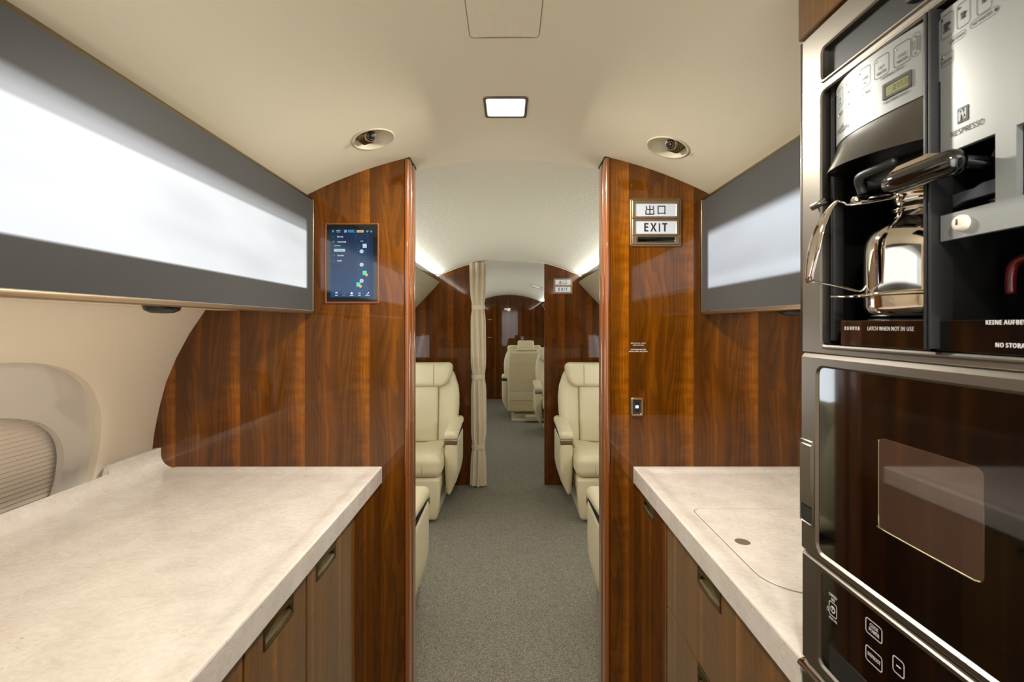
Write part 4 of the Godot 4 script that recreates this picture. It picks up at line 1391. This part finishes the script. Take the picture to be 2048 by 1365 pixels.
	box(Vector3(0.2945, 0.145, -0.012), Vector3(0.078, 0.058, 0.010), 0.001)
	part("brew_chamber", M.black, o)
	begin()
	xf = func(q: Vector3): return Vector3(q.x, q.y, q.z - 0.012)
	prism(PackedVector2Array([Vector2(0.193, 0.1260), Vector2(0.203, 0.1290), Vector2(0.256, 0.1300), Vector2(0.256, 0.1405), Vector2(0.220, 0.1400), Vector2(0.213, 0.1375), Vector2(0.203, 0.1375), Vector2(0.193, 0.1365)]), -0.004, 0.0)
	part("bracket_bar", mat(Color(0.44, 0.45, 0.47), 0.35, 0.6), o)
	begin(); smooth(0)
	var rg := []
	for i in 21: rg.append(Vector3(0.2300 + cos(TAU * i / 20) * 0.0055, 0.1600 + sin(TAU * i / 20) * 0.0055, -0.016))
	tube(rg, rg.map(func(_q): return 0.0009), 8)
	part("nozzle_ring", M.bronze_dark, o)
	begin(); smooth(0)
	tube([Vector3(0.2195, 0.1245, -0.02), Vector3(0.2265, 0.1265, -0.02)], [0.0022, 0.0022], 10)
	part("spout", M.nickel, o)
	# lever handle with a round end
	begin(); smooth(0)
	var hp := []
	var hr := []
	for i in 9:
		var t := i / 8.0
		hp.append(Vector3(lerpf(0.168, 0.229, t), 0.1535, 0.021)); hr.append(0.0105 if i > 0 else 0.0088)
	for i in 6:
		var t := (i + 1) / 6.0 * PI / 2
		hp.append(Vector3(0.229 + sin(t) * 0.0085, 0.1535, 0.021)); hr.append(maxf(0.0105 * cos(t), 0.0003))
	tube(hp, hr, 20)
	var lv := part("lever_handle", M.black_gloss, o)
	begin()
	xf = func(q: Vector3): return Vector3(q.x, q.y, q.z - (q.y - 0.153) * 0.45)
	prism(PackedVector2Array([Vector2(0.1665, 0.1560), Vector2(0.208, 0.1560), Vector2(0.208, 0.1685), Vector2(0.1750, 0.1680), Vector2(0.1690, 0.1635)]), 0.016, 0.0280)
	part("grip_plate", M.nickel, lv)
	begin(); smooth(0)
	tube([Vector3(0.231, 0.1535, 0.02), Vector3(0.225, 0.154, -0.03)], [0.005, 0.005], 12)
	part("lever_arm", M.black, lv)
	# white knob
	begin(); smooth(0)
	xf = func(q: Vector3): return Vector3(q.x + 0.2177, -q.z + 0.1075, q.y)
	lathe([Vector2(0.0068, 0.000), Vector2(0.0068, 0.004), Vector2(0.0058, 0.0058), Vector2(0.004, 0.0064), Vector2(0.0005, 0.0064)], Vector3.ZERO, 24)
	var kn := part("knob", M.white, o)
	begin()
	box(Vector3(0.2172, 0.1085, 0.0064), Vector3(0.0016, 0.0050, 0.0010), 0.0004)
	part("knob_slot", M.bronze_dark, kn)
	# base with notices
	begin()
	slab(0.1905, 0.001, 0.408, 0.0280, 0.001, -0.16, -0.0005, 0.0008)
	var bs := part("base", M.black_gloss, o)
	var l := lettering(bs, "KEINE AUFBEWAHRUNG", 0.0034, Vector3.ZERO, M.ink_white, Vector3.ZERO, true, 0.92)
	l.position = Vector3(0.2345 + l.mesh.get_aabb().size.x * 0.46, 0.0258, -0.0001)
	l = lettering(bs, "NO STORAGE", 0.0034, Vector3.ZERO, M.ink_white, Vector3.ZERO, true, 0.92)
	l.position = Vector3(0.2420 + l.mesh.get_aabb().size.x * 0.46, 0.0085, -0.0001)
	# red lever seen in the dark cavity
	begin(); smooth(0)
	var rp := spline([Vector3(0.206, 0.050, -0.050), Vector3(0.206, 0.066, -0.050), Vector3(0.210, 0.076, -0.050), Vector3(0.220, 0.080, -0.052), Vector3(0.240, 0.080, -0.056)], 16)
	tube(rp, rp.map(func(_q): return 0.0036), 10)
	part("release_lever", M.red, o)
	# ribbed post between the two machines
	begin()
	for i in 4:
		box(Vector3(0.1872 + i * 0.0021, 0.151, -0.003 + 0.0012 * (i % 2)), Vector3(0.0020, 0.296, 0.020), 0.0007)
	part("dividing_post", M.post, o)
	begin()
	box(Vector3(0.1885, 0.151, -0.100), Vector3(0.003, 0.290, 0.170), 0.0008)
	part("partition", M.black, o)

func carafe() -> void:
	var o := thing("carafe", "polished chrome coffee carafe with wire handle on the brewer plate", "carafe", Vector3(TOWER_X + 0.056, 1.3340, -TOWER_D + 0.1146), -PI / 2)
	var wide := func(p: Vector2) -> Vector2: return Vector2(p.x * 1.12, p.y)
	begin(); smooth(0)
	lathe([Vector2(0.0005, 0.0), Vector2(0.034, 0.0), Vector2(0.040, 0.002), Vector2(0.0435, 0.006), Vector2(0.045, 0.012), Vector2(0.0452, 0.030), Vector2(0.0452, 0.070), Vector2(0.0445, 0.080), Vector2(0.042, 0.088), Vector2(0.036, 0.0965), Vector2(0.029, 0.104), Vector2(0.024, 0.110), Vector2(0.0225, 0.113)].map(wide), Vector3.ZERO, 48)
	part("body", M.chrome, o)
	begin(); smooth(0)
	lathe([Vector2(0.0225, 0.112), Vector2(0.0245, 0.1125), Vector2(0.0245, 0.114), Vector2(0.0228, 0.115), Vector2(0.0228, 0.126), Vector2(0.0245, 0.1275), Vector2(0.0245, 0.129), Vector2(0.020, 0.1300), Vector2(0.0005, 0.1305)].map(wide), Vector3.ZERO, 40)
	part("neck", M.chrome, o)
	# handle: band held by thin wires; r = distance from the axis toward the aisle, slightly away from the viewer
	var dir := Vector3(-0.2, 0, 0.98)
	var P := func(r: float, y: float) -> Vector3: return dir * r + Vector3(-0.0073 * smoothstep(0.03, 0.06, r), y - 1.334, 0)
	begin(); smooth(0)
	var band := spline([P.call(0.0760, 1.4615), P.call(0.0845, 1.4500), P.call(0.0935, 1.4290), P.call(0.0995, 1.4020), P.call(0.1030, 1.3770), P.call(0.1018, 1.3735)], 24)
	var rad := []
	for i in band.size(): rad.append(0.0070 + 0.0085 * sin(minf(1.0, i / 14.0) * PI / 2) - 0.006 * smoothstep(14.0, 24.0, i))
	tube(band, rad, 22, 0.20, dir.cross(Vector3.UP).cross(Vector3.UP))
	var h := part("handle", M.chrome, o)
	begin(); smooth(0)
	var w1 := spline([P.call(0.0235, 1.4610), P.call(0.045, 1.4580), P.call(0.064, 1.4565), P.call(0.070, 1.4600), P.call(0.077, 1.4612)], 14)
	tube(w1, w1.map(func(_p): return 0.0013), 8)
	part("handle_wire", M.chrome, h)
	begin(); smooth(0)
	var w2 := spline([P.call(0.1018, 1.3740), P.call(0.0924, 1.3728), P.call(0.0700, 1.3675), P.call(0.0540, 1.3630), P.call(0.0490, 1.3690), P.call(0.0452, 1.3740)], 16)
	tube(w2, w2.map(func(_p): return 0.0012), 8)
	part("handle_wire", M.chrome, h)
	# flat lid with a tab toward the lever
	begin(); smooth(0)
	lathe([Vector2(0.0005, 0.1300), Vector2(0.0290, 0.1300), Vector2(0.0300, 0.1308), Vector2(0.0290, 0.1318), Vector2(0.0005, 0.1330)], Vector3.ZERO, 40)
	tube([P.call(0.026, 1.4655), P.call(0.058, 1.4610)], [0.0016, 0.0013], 8)
	part("lid", M.chrome, o)
	begin()
	xf = func(q: Vector3): return dir * (0.055 + q.x) + Vector3(-0.006, 0.1275 + q.y, 0) + dir.cross(Vector3.UP) * q.z
	box(Vector3(0, 0, 0), Vector3(0.015, 0.007, 0.010), 0.002)
	part("hinge_block", M.chrome, o)
	# hoop with a prong
	begin(); smooth(0)
	lathe([Vector2(0.0452, 0.0225), Vector2(0.0466, 0.0235), Vector2(0.0466, 0.0255), Vector2(0.0452, 0.0265)].map(wide), Vector3.ZERO, 40)
	tube([P.call(0.045, 1.3585), P.call(0.062, 1.3575), P.call(0.068, 1.3575), P.call(0.082, 1.3575)], [0.0024, 0.0018, 0.0012, 0.0010], 8)
	part("hoop", M.chrome, o)

func oven() -> void:
	var o := thing("oven", "built-in steel oven with black glass door below the coffee machines", "oven", at_tower(0.905), -PI / 2)
	# door
	begin()
	plate([0.0008, 0.1370, TW, 0.3865], 0.004, [0.0363, 0.1514, 0.42, 0.3690], 0.009, -0.02, 0.003, 0.0045, 6)
	var dr := part("door", M.steel, o)
	begin()
	slab(0.034, 0.149, 0.423, 0.372, 0.009, -0.012, 0.0004, 0.0008, 6)
	part("door_glass", M.black_gloss, dr)
	begin()
	slab(0.1273, 0.2165, 0.2340, 0.3085, 0.007, -0.004, 0.0007, 0.0002, 6)
	part("door_window", M.oven_pane, dr)
	begin()
	smooth(0)
	tube(spline([Vector3(0.1276, 0.3060, 0.0006), Vector3(0.1276, 0.2240, 0.0006), Vector3(0.1290, 0.2190, 0.0006), Vector3(0.1340, 0.2169, 0.0006), Vector3(0.2265, 0.2169, 0.0006), Vector3(0.2310, 0.2182, 0.0006)], 40), range(41).map(func(i): return 0.0003 if i < 16 else 0.0006), 8)
	part("window_edge", M.pane_edge, dr)
	# latch
	begin()
	plate([0.0028, 0.174, 0.0290, 0.279], 0.0035, [0.0050, 0.1765, 0.0268, 0.2765], 0.002, -0.004, 0.0046, 0.001)
	part("latch_rim", M.steel, dr)
	begin()
	slab(0.0052, 0.1975, 0.0266, 0.2740, 0.002, -0.002, 0.0050, 0.0012)
	part("latch_flap", M.steel, dr)
	begin(); flat()
	slab(0.0050, 0.1765, 0.0268, 0.1975, 0.001, -0.001, 0.0032, 0.0003)
	part("latch_recess", M.gap, dr)
	# control panel
	begin()
	plate([0.0008, 0.0, TW, 0.1355], 0.003, [0.0366, 0.016, 0.42, 0.1262], 0.006, -0.02, 0.001, 0.003, 5)
	var cp := part("control_panel", M.steel, o)
	begin()
	slab(0.034, 0.014, 0.423, 0.129, 0.006, -0.012, -0.0016, 0.0006)
	part("panel_glass", M.black_gloss, cp)
	var key := func(cx: float, cy: float, w: float, h: float, words: Array, size: float):
		begin()
		keyline(cx - w / 2, cy - h / 2, cx + w / 2, cy + h / 2, 0.003, -0.0013, 0.0009)
		var k := part("key", M.ink_white, o)
		for i in words.size():
			lettering(k, words[i], size, Vector3(cx, cy + (words.size() - 1) * size * 0.75 - i * size * 1.5, -0.0014), M.ink_white, Vector3.ZERO, false, 0.88)
	key.call(0.0568, 0.0915, 0.0135, 0.0165, [], 0.002)
	begin(); flat()
	strip(circle(0.0568, 0.0915, 0.0040), -0.0013, circle(0.0568, 0.0915, 0.0028), -0.0013)
	box(Vector3(0.0568, 0.0925, -0.0013), Vector3(0.0010, 0.0036, 0.0004), 0.0001)
	part("power_symbol", M.ink_white, o)
	lettering(o, "CANCEL/", 0.0030, Vector3(0.0570, 0.1072, -0.0014), M.ink_white, Vector3.ZERO, false, 0.85)
	lettering(o, "OFF", 0.0030, Vector3(0.0570, 0.1024, -0.0014), M.ink_white, Vector3.ZERO, false, 0.9)
	lettering(o, "HOLD 3 SEC", 0.0022, Vector3(0.0568, 0.0798, -0.0014), M.ink_white, Vector3.ZERO, false, 0.80)
	begin()
	keyline(0.0462, 0.0855, 0.0494, 0.0885, 0.0006, -0.0013, 0.0005)
	keyline(0.0469, 0.0885, 0.0487, 0.0910, 0.0009, -0.0013, 0.0004)
	part("lock_symbol", M.ink_white, o)
	key.call(0.1185, 0.1075, 0.0225, 0.0160, ["COOK", "POWER"], 0.0034)
	key.call(0.1185, 0.0785, 0.0225, 0.0160, ["DEFROST"], 0.0034)
	key.call(0.1495, 0.0920, 0.0140, 0.0160, [], 0.003)
	begin()
	box(Vector3(0.1495, 0.0920, -0.0013), Vector3(0.0050, 0.0009, 0.0004), 0.0001)
	part("minus_symbol", M.ink_white, o)
	# dotted display field
	begin()
	slab(0.0505, 0.0175, 0.110, 0.0470, 0.001, -0.003, -0.0012, 0.0002)
	var dp := part("dot_display", M.black, o)
	begin(); flat()
	for i in 40:
		for j in 13:
			var p := Vector3(0.0515 + i * 0.00146, 0.0190 + j * 0.0021, -0.0010)
			quad(p, p + Vector3(0.0008, 0, 0), p + Vector3(0.0008, 0.0006, 0), p + Vector3(0, 0.0006, 0))
	var dots := part("dots", M.ink_grey, dp)
	dots.set_meta("kind", "stuff")

func circle(x: float, y: float, r: float, n := 20) -> PackedVector2Array:
	var out := PackedVector2Array()
	for i in n: out.append(Vector2(x + cos(TAU * i / n) * r, y + sin(TAU * i / n) * r))
	return out

# ---------------------------------------------------------------- cabin
func make_seat() -> Node3D:
	# origin on the floor under the seat, occupant faces local +z
	var o := thing("cabin_seat", "seat", "seat", Vector3.ZERO, 0.0, "cream leather cabin seats")
	var L: Material = M.leather
	# backrest: broad upper wings, tucked in at the bottom, tilted a little
	var tilt := func(p: Vector3) -> Vector3: return Vector3(p.x, p.y, p.z - (p.y - 0.45) * 0.10)
	begin(); smooth(0); xf = tilt
	rbox(Vector3(0, 0.702, -0.235), Vector3(0.575, 0.575, 0.13), 0.06, 5, 6, func(p: Vector3):
		var t: float = (p.y + 0.2875) / 0.575
		var w := 0.84 + 0.16 * smoothstep(0.18, 0.42, t) - 0.16 * pow(smoothstep(0.60, 1.0, t), 1.6)
		var wing: float = 0.045 * pow(absf(p.x) / 0.2875, 2.5) * (1.0 - 0.6 * t)
		return Vector3(p.x * w, p.y, p.z + wing))
	part("backrest", L, o)
	begin(); smooth(0); xf = tilt
	rbox(Vector3(0, 0.655, -0.168), Vector3(0.262, 0.43, 0.05), 0.022, 4, 3, func(p: Vector3): return p + Vector3(0, 0, 0.012 * (1.0 - pow(p.x / 0.131, 2))))
	part("back_cushion", L, o)
	# headrest with big rounded lower corners
	begin(); smooth(0); xf = tilt
	rbox(Vector3(0, 0.945, -0.158), Vector3(0.478, 0.185, 0.092), 0.036, 5, 6, func(p: Vector3):
		var t := clampf((p.y + 0.0925) / 0.15, 0.0, 1.0)
		var k := 0.60 + 0.40 * sqrt(1.0 - pow(1.0 - t, 2.0))
		return Vector3(p.x * k, p.y, p.z + 0.010 * (1.0 - pow(p.x / 0.235, 2))))
	var hd := part("headrest", L, o)
	for s in [-1, 1]:
		begin(); smooth(0); xf = tilt
		tube([Vector3(s * 0.1325, 0.46, -0.1590), Vector3(s * 0.1325, 0.86, -0.1590)], [0.0022, 0.0022], 6)
		part("stitched_seam", M.crease, o)
	for s in [-1, 1]:
		begin(); xf = tilt
		box(Vector3(s * 0.098, 0.945, -0.1025), Vector3(0.0022, 0.165, 0.004), 0.0008)
		part("stitched_seam", M.piping, hd)
	# hard back shell
	begin(); smooth(0); xf = tilt
	rbox(Vector3(0, 0.535, -0.325), Vector3(0.47, 0.85, 0.07), 0.03, 4, 4, func(p: Vector3): return Vector3(p.x * (1.0 - 0.08 * smoothstep(0.28, 0.425, p.y)), p.y, p.z))
	var sh := part("back_shell", M.leather_dark, o)
	for yy in [0.79, 0.40, 0.275]:
		begin(); xf = tilt
		box(Vector3(0, yy, -0.3605), Vector3(0.42 if yy < 0.7 else 0.38, 0.003, 0.003), 0.001)
		part("stitched_seam", M.piping, sh)
	begin(); smooth(0); xf = tilt
	rbox(Vector3(0, 0.335, -0.362), Vector3(0.42, 0.12, 0.012), 0.005, 3, 2)
	part("literature_pocket", L, sh)
	# seat cushion
	begin(); smooth(0)
	rbox(Vector3(0, 0.385, 0.07), Vector3(0.455, 0.15, 0.52), 0.055, 5, 5, func(p: Vector3):
		var dish: float = 0.020 * (1.0 - pow(minf(absf(p.x) / 0.14, 1.0), 2.0)) * smoothstep(0.2, -0.1, p.z)
		return p - Vector3(0, dish if p.y > 0 else 0.0, 0))
	var cu := part("seat_cushion", L, o)
	for s in [-1, 1]:
		begin(); smooth(0)
		var pts := spline([Vector3(s * 0.105, 0.4600, 0.23), Vector3(s * 0.100, 0.445, 0.310), Vector3(s * 0.100, 0.38, 0.331), Vector3(s * 0.100, 0.33, 0.325)], 20)
		tube(pts, pts.map(func(_p): return 0.0014), 6)
		part("stitched_seam", M.piping, cu)
	# leg rest and base
	begin(); smooth(0)
	rbox(Vector3(0, 0.165, 0.285), Vector3(0.43, 0.29, 0.055), 0.026, 4, 3, func(p: Vector3): return Vector3(p.x * (1.0 - 0.10 * smoothstep(0.0, -0.145, p.y)), p.y, p.z - 0.02 * smoothstep(0.0, -0.145, p.y)))
	part("leg_rest", L, o)
	begin(); smooth(0)
	rbox(Vector3(0, 0.20, 0.02), Vector3(0.42, 0.26, 0.46), 0.05, 3, 2, func(p: Vector3): return Vector3(p.x * (1.0 - 0.15 * smoothstep(0.05, -0.13, p.y)), p.y, p.z))
	part("under_frame", M.leather_dark, o)
	begin()
	box(Vector3(0, 0.035, -0.02), Vector3(0.30, 0.07, 0.40), 0.01)
	box(Vector3(0, 0.008, -0.12), Vector3(0.36, 0.014, 0.62), 0.004)
	part("floor_base", M.psu, o)
	# armrests: hull-shaped side panel, padded cap, bronze trim at the front
	for s in [-1, 1]:
		begin(); smooth(0)
		rbox(Vector3(s * 0.272, 0.335, -0.03), Vector3(0.088, 0.41, 0.46), 0.030, 4, 5, func(p: Vector3):
			var t := smoothstep(-0.02, -0.205, p.y)
			var out: float = s * p.x
			return Vector3(p.x - s * 0.014 * t * smoothstep(-0.044, 0.044, out), p.y + 0.075 * t * smoothstep(-0.02, 0.044, out), p.z - 0.07 * smoothstep(0.02, -0.205, p.y) * smoothstep(-0.1, 0.23, p.z) + 0.03 * smoothstep(0.02, -0.205, p.y) * smoothstep(0.1, -0.23, p.z)))
		var ar := part("armrest", L, o)
		begin(); smooth(0)
		rbox(Vector3(s * 0.272, 0.572, -0.035), Vector3(0.098, 0.062, 0.47), 0.029, 5, 5, func(p: Vector3): return p + Vector3(0, 0.02 * smoothstep(0.15, -0.15, p.z) - 0.012 * smoothstep(0.12, 0.235, p.z), 0))
		part("armrest_cap", L, ar)
		begin()
		box(Vector3(s * 0.272, 0.5400, -0.050), Vector3(0.0895, 0.004, 0.425), 0.001)
		part("armrest_groove", M.gap, ar)
		begin(); smooth(0)
		rbox(Vector3(s * 0.272, 0.521, 0.188), Vector3(0.0905, 0.040, 0.030), 0.009, 4, 1)
		part("armrest_trim", M.nickel, ar)
		begin(); smooth(0)
		tube([Vector3(s * 0.222, 0.492, 0.16), Vector3(s * 0.222, 0.492, 0.20)], [0.007, 0.006], 12)
		part("recline_button", M.nickel, ar)
	return o

func cabin() -> void:
	# second bulkhead and forward wall
	bulkhead(-1, 0.300, D2, D2 + 0.05, M.wood_far, "wall_middle_left", "glossy walnut divider behind the left cabin seat beside the curtain", 0.68)
	bulkhead(1, 0.294, D2, D2 + 0.05, M.wood_far, "wall_middle_right", "glossy walnut divider with small exit sign behind the right cabin seat", 0.68)
	begin()
	var poly := PackedVector2Array()
	for i in 25: poly.append(Vector2(lerpf(-0.68, 0.68, i / 24.0), ceil_y(lerpf(-0.68, 0.68, i / 24.0))))
	for s in [1, -1]:
		for i in 21:
			var y := lerpf(1.64, 0.0, i / 20.0) if s > 0 else lerpf(0.0, 1.64, i / 20.0)
			poly.append(Vector2(s * (wall_x(y) + 0.004), y))
	poly.reverse()
	prism(poly, -D3 - 0.06, -D3)
	struct(part("wall_forward", M.wood_far, self), "far walnut forward wall closing the cabin", "wall")
	# door in it, a little proud, with pulls
	var dr := thing("door_1", "dark walnut door in the forward wall with two small latches", "door", Vector3(-0.145, 0.0, -D3))
	dr.set_meta("kind", "structure")
	begin()
	slab(-0.285, 0.004, 0.285, 1.70, 0.004, 0.0, 0.012, 0.003)
	part("leaf", M.wood_far, dr)
	for yy in [1.42, 1.10]:
		begin()
		box(Vector3(-0.20, yy, 0.014), Vector3(0.075, 0.016, 0.008), 0.003)
		part("latch", M.nickel, dr)
	begin()
	box(Vector3(0.09, 1.607, 0.013), Vector3(0.055, 0.032, 0.004), 0.001)
	part("notice_plate", M.sign_lit, dr)
	rocker("rocker_switch", "tiny lit switch on the far forward wall above the turned seat", Vector3(0.235, 1.078, -D3), 1.5)
	# side linings with windows, cove strips, service panels; two bays
	var bays := [[D1B + 0.002, D2 - 0.001, [2.15, 2.75, 3.4], "between the two bulkheads"], [D2 + 0.052, D3 - 0.001, [4.6, 5.35, 6.1, 6.85, 7.6], "beyond the curtain"]]
	for b in bays:
		for s in [-1, 1]:
			var sn := "left" if s < 0 else "right"
			begin(); smooth(0)
			wall_piece(s, b[0], b[1], -0.02, 0.80)
			grid(func(u: float, v: float):
				var y := lerpf(1.30, 1.72, v)
				var x := wall_x(y) if y < 1.5 else lerpf(wall_x(1.5), 0.705, (y - 1.5) / 0.22)
				return Vector3(s * x, y, -lerpf(b[0], b[1], u if s < 0 else 1 - u)), 2, 12)
			var cuts := [b[0]]
			for w in b[2]: cuts.append(w - 0.24); cuts.append(w + 0.24)
			cuts.append(b[1])
			for i in range(0, cuts.size(), 2): wall_piece(s, cuts[i], cuts[i + 1], 0.80, 1.30)
			smooth(1)
			grid(func(u: float, v: float):
				var y := lerpf(-0.02, 1.74, v)
				return Vector3(s * (maxf(wall_x(y), 0.75) + 0.09), y, -lerpf(b[0], b[1], u)), 2, 16)
			struct(part("wall_%s" % sn, M.sidewall, self), "cream cabin sidewall lining on the %s %s" % [sn, b[3]], "wall")
			for w in b[2]:
				var win := thing("window_2", "bright oval cabin window on the %s side %s" % [sn, b[3]], "window", Vector3.ZERO, 0.0, "oval cabin windows on the %s %s" % [sn, b[3]])
				win.set_meta("kind", "structure")
				var n := 40
				var oval := super_loop(w, 1.05, 0.20, 0.17, 2.4, n)
				begin(); smooth(0)
				for r in 4:
					for k in n:
						var j := (k + 1) % n
						var p := func(kk: int, t: float) -> Vector3:
							var a := TAU * kk / n
							var c := Vector2(cos(a), sin(a))
							var q := c / maxf(absf(c.x), absf(c.y))
							var e: Vector2 = oval[kk].lerp(Vector2(w + q.x * 0.24, 1.05 + q.y * 0.25), t)
							return Vector3(s * (wall_x(e.y) + 0.020 * pow(1 - t, 3)), e.y, -e.x)
						quad(p.call(k, r / 4.0), p.call(k, (r + 1) / 4.0), p.call(j, (r + 1) / 4.0), p.call(j, r / 4.0))
				part("window_surround", M.sidewall, win)
				begin(); smooth(0)
				for k in n:
					var j := (k + 1) % n
					var a: Vector2 = oval[k]; var c2: Vector2 = oval[j]
					tri(Vector3(s * (wall_x(1.05) + 0.022), 1.05, -w), Vector3(s * (wall_x(a.y) + 0.022), a.y, -a.x), Vector3(s * (wall_x(c2.y) + 0.022), c2.y, -c2.x))
				part("bright_pane", M.day, win)
			# cove strip, its light tape, slanted panel
			var L: float = b[1] - b[0]
			var zc: float = -(b[0] + b[1]) / 2
			begin()
			xf = func(p: Vector3): return Vector3(s * p.x, p.y, p.z)
			prism(PackedVector2Array([Vector2(0.5720, 1.6835), Vector2(0.584, 1.682), Vector2(0.584, 1.7135), Vector2(0.5735, 1.7145)]), zc - L / 2, zc + L / 2)
			prism(PackedVector2Array([Vector2(0.584, 1.682), Vector2(0.61, 1.665), Vector2(0.66, 1.68), Vector2(0.66, 1.698), Vector2(0.584, 1.698)]), zc - L / 2, zc + L / 2)
			var cv := thing("cove_rail", "dark walnut cove rail with hidden light along the %s ceiling %s" % [sn, b[3]], "light rail")
			part("rail", M.darkwood, cv)
			begin()
			box(Vector3(s * 0.601, 1.7025, zc), Vector3(0.012, 0.006, L - 0.02), 0.001)
			part("led_tape", M.cove, cv)
			begin()
			xf = func(p: Vector3): return Vector3(s * p.x, p.y, p.z)
			prism(PackedVector2Array([Vector2(0.572, 1.679), Vector2(0.577, 1.684), Vector2(0.80, 1.466), Vector2(0.775, 1.462)]), zc - L / 2, zc + L / 2)
			var sp := thing("service_panel", "slanted beige overhead service panel on the %s %s" % [sn, b[3]], "overhead panel")
			part("panel", M.psu, sp)
			for k in [0.30, 0.80]:
				begin()
				var c := Vector2(0.573, 1.6785).lerp(Vector2(0.775, 1.462), k)
				xf = func(p: Vector3): return Vector3(s * (c.x + p.x * 0.68 - p.y * 0.73), c.y - p.x * 0.73 - p.y * 0.68, p.z)
				box(Vector3(0, 0, zc), Vector3(0.003, 0.002, L), 0.0008)
				part("panel_seam", M.piping, sp)
	# seats: first row faces the galley
	var seat := make_seat()
	seat.position = Vector3(-0.672, 0, -3.45)
	seat.set_meta("label", "cream leather seat facing the galley on the left of the aisle")
	dup(seat, "cream leather seat facing the galley on the right of the aisle", Vector3(0.668, 0, -3.45))
	dup(seat, "cream leather seat just behind the left doorway post, only its armrest showing", Vector3(-0.680, 0, -1.985), PI)
	dup(seat, "cream leather seat just behind the right doorway post, only its armrest showing", Vector3(0.672, 0, -1.985), PI)
	dup(seat, "cream leather seat beyond the divider, partly hidden by its walnut edge", Vector3(0.625, 0, -5.85))
	var turned := dup(seat, "far cream leather seat turned away, showing its back and raised head flap", Vector3(0.215, 0, -6.95), PI)
	begin(); smooth(0)
	rbox(Vector3(-0.02, 1.045, -0.235), Vector3(0.225, 0.12, 0.15), 0.02, 3, 2)
	part("head_flap", M.leather, turned)
	begin(); smooth(0)
	rbox(Vector3(-0.03, 0.985, -0.345), Vector3(0.30, 0.035, 0.05), 0.015, 3, 2)
	part("flap_roll", M.leather, turned)
	begin()
	box(Vector3(-0.16, 0.05, -0.44), Vector3(0.30, 0.07, 0.14), 0.008)
	box(Vector3(-0.22, 0.068, -0.511), Vector3(0.06, 0.008, 0.004), 0.001)
	part("track_cover", M.psu, turned)
	# curtain tied back at the divider
	var o := thing("curtain", "cream pleated curtain gathered by three tie bands at the left divider edge", "curtain", Vector3(-0.252, 0, -3.90))
	begin(); smooth(0)
	var top := ceil_y(0.252) - 0.006
	var width := func(y: float) -> float:
		var w := 0.058
		for tie in [1.475, 0.905, 0.335]: w -= 0.010 * exp(-pow((y - tie) / 0.07, 2))
		w += 0.006 * smoothstep(0.30, 0.0, y)
		if y > 1.475: w = lerpf(w, 0.062, smoothstep(1.475, 1.75, y))
		return w
	var N := 120
	grid(func(u: float, v: float):
		var y := lerpf(0.012, top, v)
		var w: float = width.call(y)
		var a := TAU * u
		# flattened ring of pleats
		var px := cos(a) * w
		var pz := sin(a) * w * 0.62
		var amp: float = (0.011 + 0.005 * smoothstep(1.5, 1.8, y)) * (1.0 - 0.6 * exp(-pow((y - 1.475) / 0.04, 2)) - 0.6 * exp(-pow((y - 0.905) / 0.04, 2)) - 0.6 * exp(-pow((y - 0.335) / 0.04, 2)))
		var k: float = amp * sin(a * 9 + 0.9 * sin(y * 3.1) + 0.6 * sin(a * 2))
		return Vector3(px + cos(a) * k * 0.5 + 0.003 * sin(y * 2.3), y, pz + sin(a) * k * 1.3), N, 60)
	part("drape", M.curtain, o)
	for tie in [1.475, 0.905, 0.335]:
		begin(); smooth(0)
		grid(func(u: float, v: float):
			var a := TAU * u
			var w: float = width.call(tie) + 0.007
			var y: float = tie + (v - 0.5) * 0.036 - 0.006 * sin(a)
			return Vector3(cos(a) * w, y, sin(a) * w * 0.70 + 0.002), 32, 4)
		var tb := part("tie_band", M.curtain, o)
		begin()
		box(Vector3(0.016, tie - 0.004, width.call(tie) * 0.70 + 0.008), Vector3(0.030, 0.032, 0.006), 0.002)
		part("tie_tab", M.curtain, tb)
	exit_sign("exit_sign", "small bronze exit sign on the walnut divider beyond the right cabin seat", Vector3(0.446, 1.648, -D2), 0.158, 0.128, false)
	# sign on the far ceiling
	var cs := thing("ceiling_sign", "small pale exit marker on the far ceiling beside the divider edge", "sign", Vector3(0.405, ceil_y(0.405) - 0.002, -6.05))
	cs.rotation = Vector3(0, 0, -asin(0.405 / 1.33))
	begin()
	box(Vector3(0, -0.012, 0), Vector3(0.26, 0.022, 0.10), 0.006)
	part("housing", M.bezel, cs)
	begin()
	box(Vector3(0.0, -0.012, 0.0505), Vector3(0.235, 0.017, 0.002), 0.0008)
	part("lit_panel", M.sign_lit, cs)
	lettering(cs, "EXIT", 0.012, Vector3(0.02, -0.012, 0.052), mat(Color(0.08, 0.10, 0.25), 0.5), Vector3.ZERO, true, 1.6)
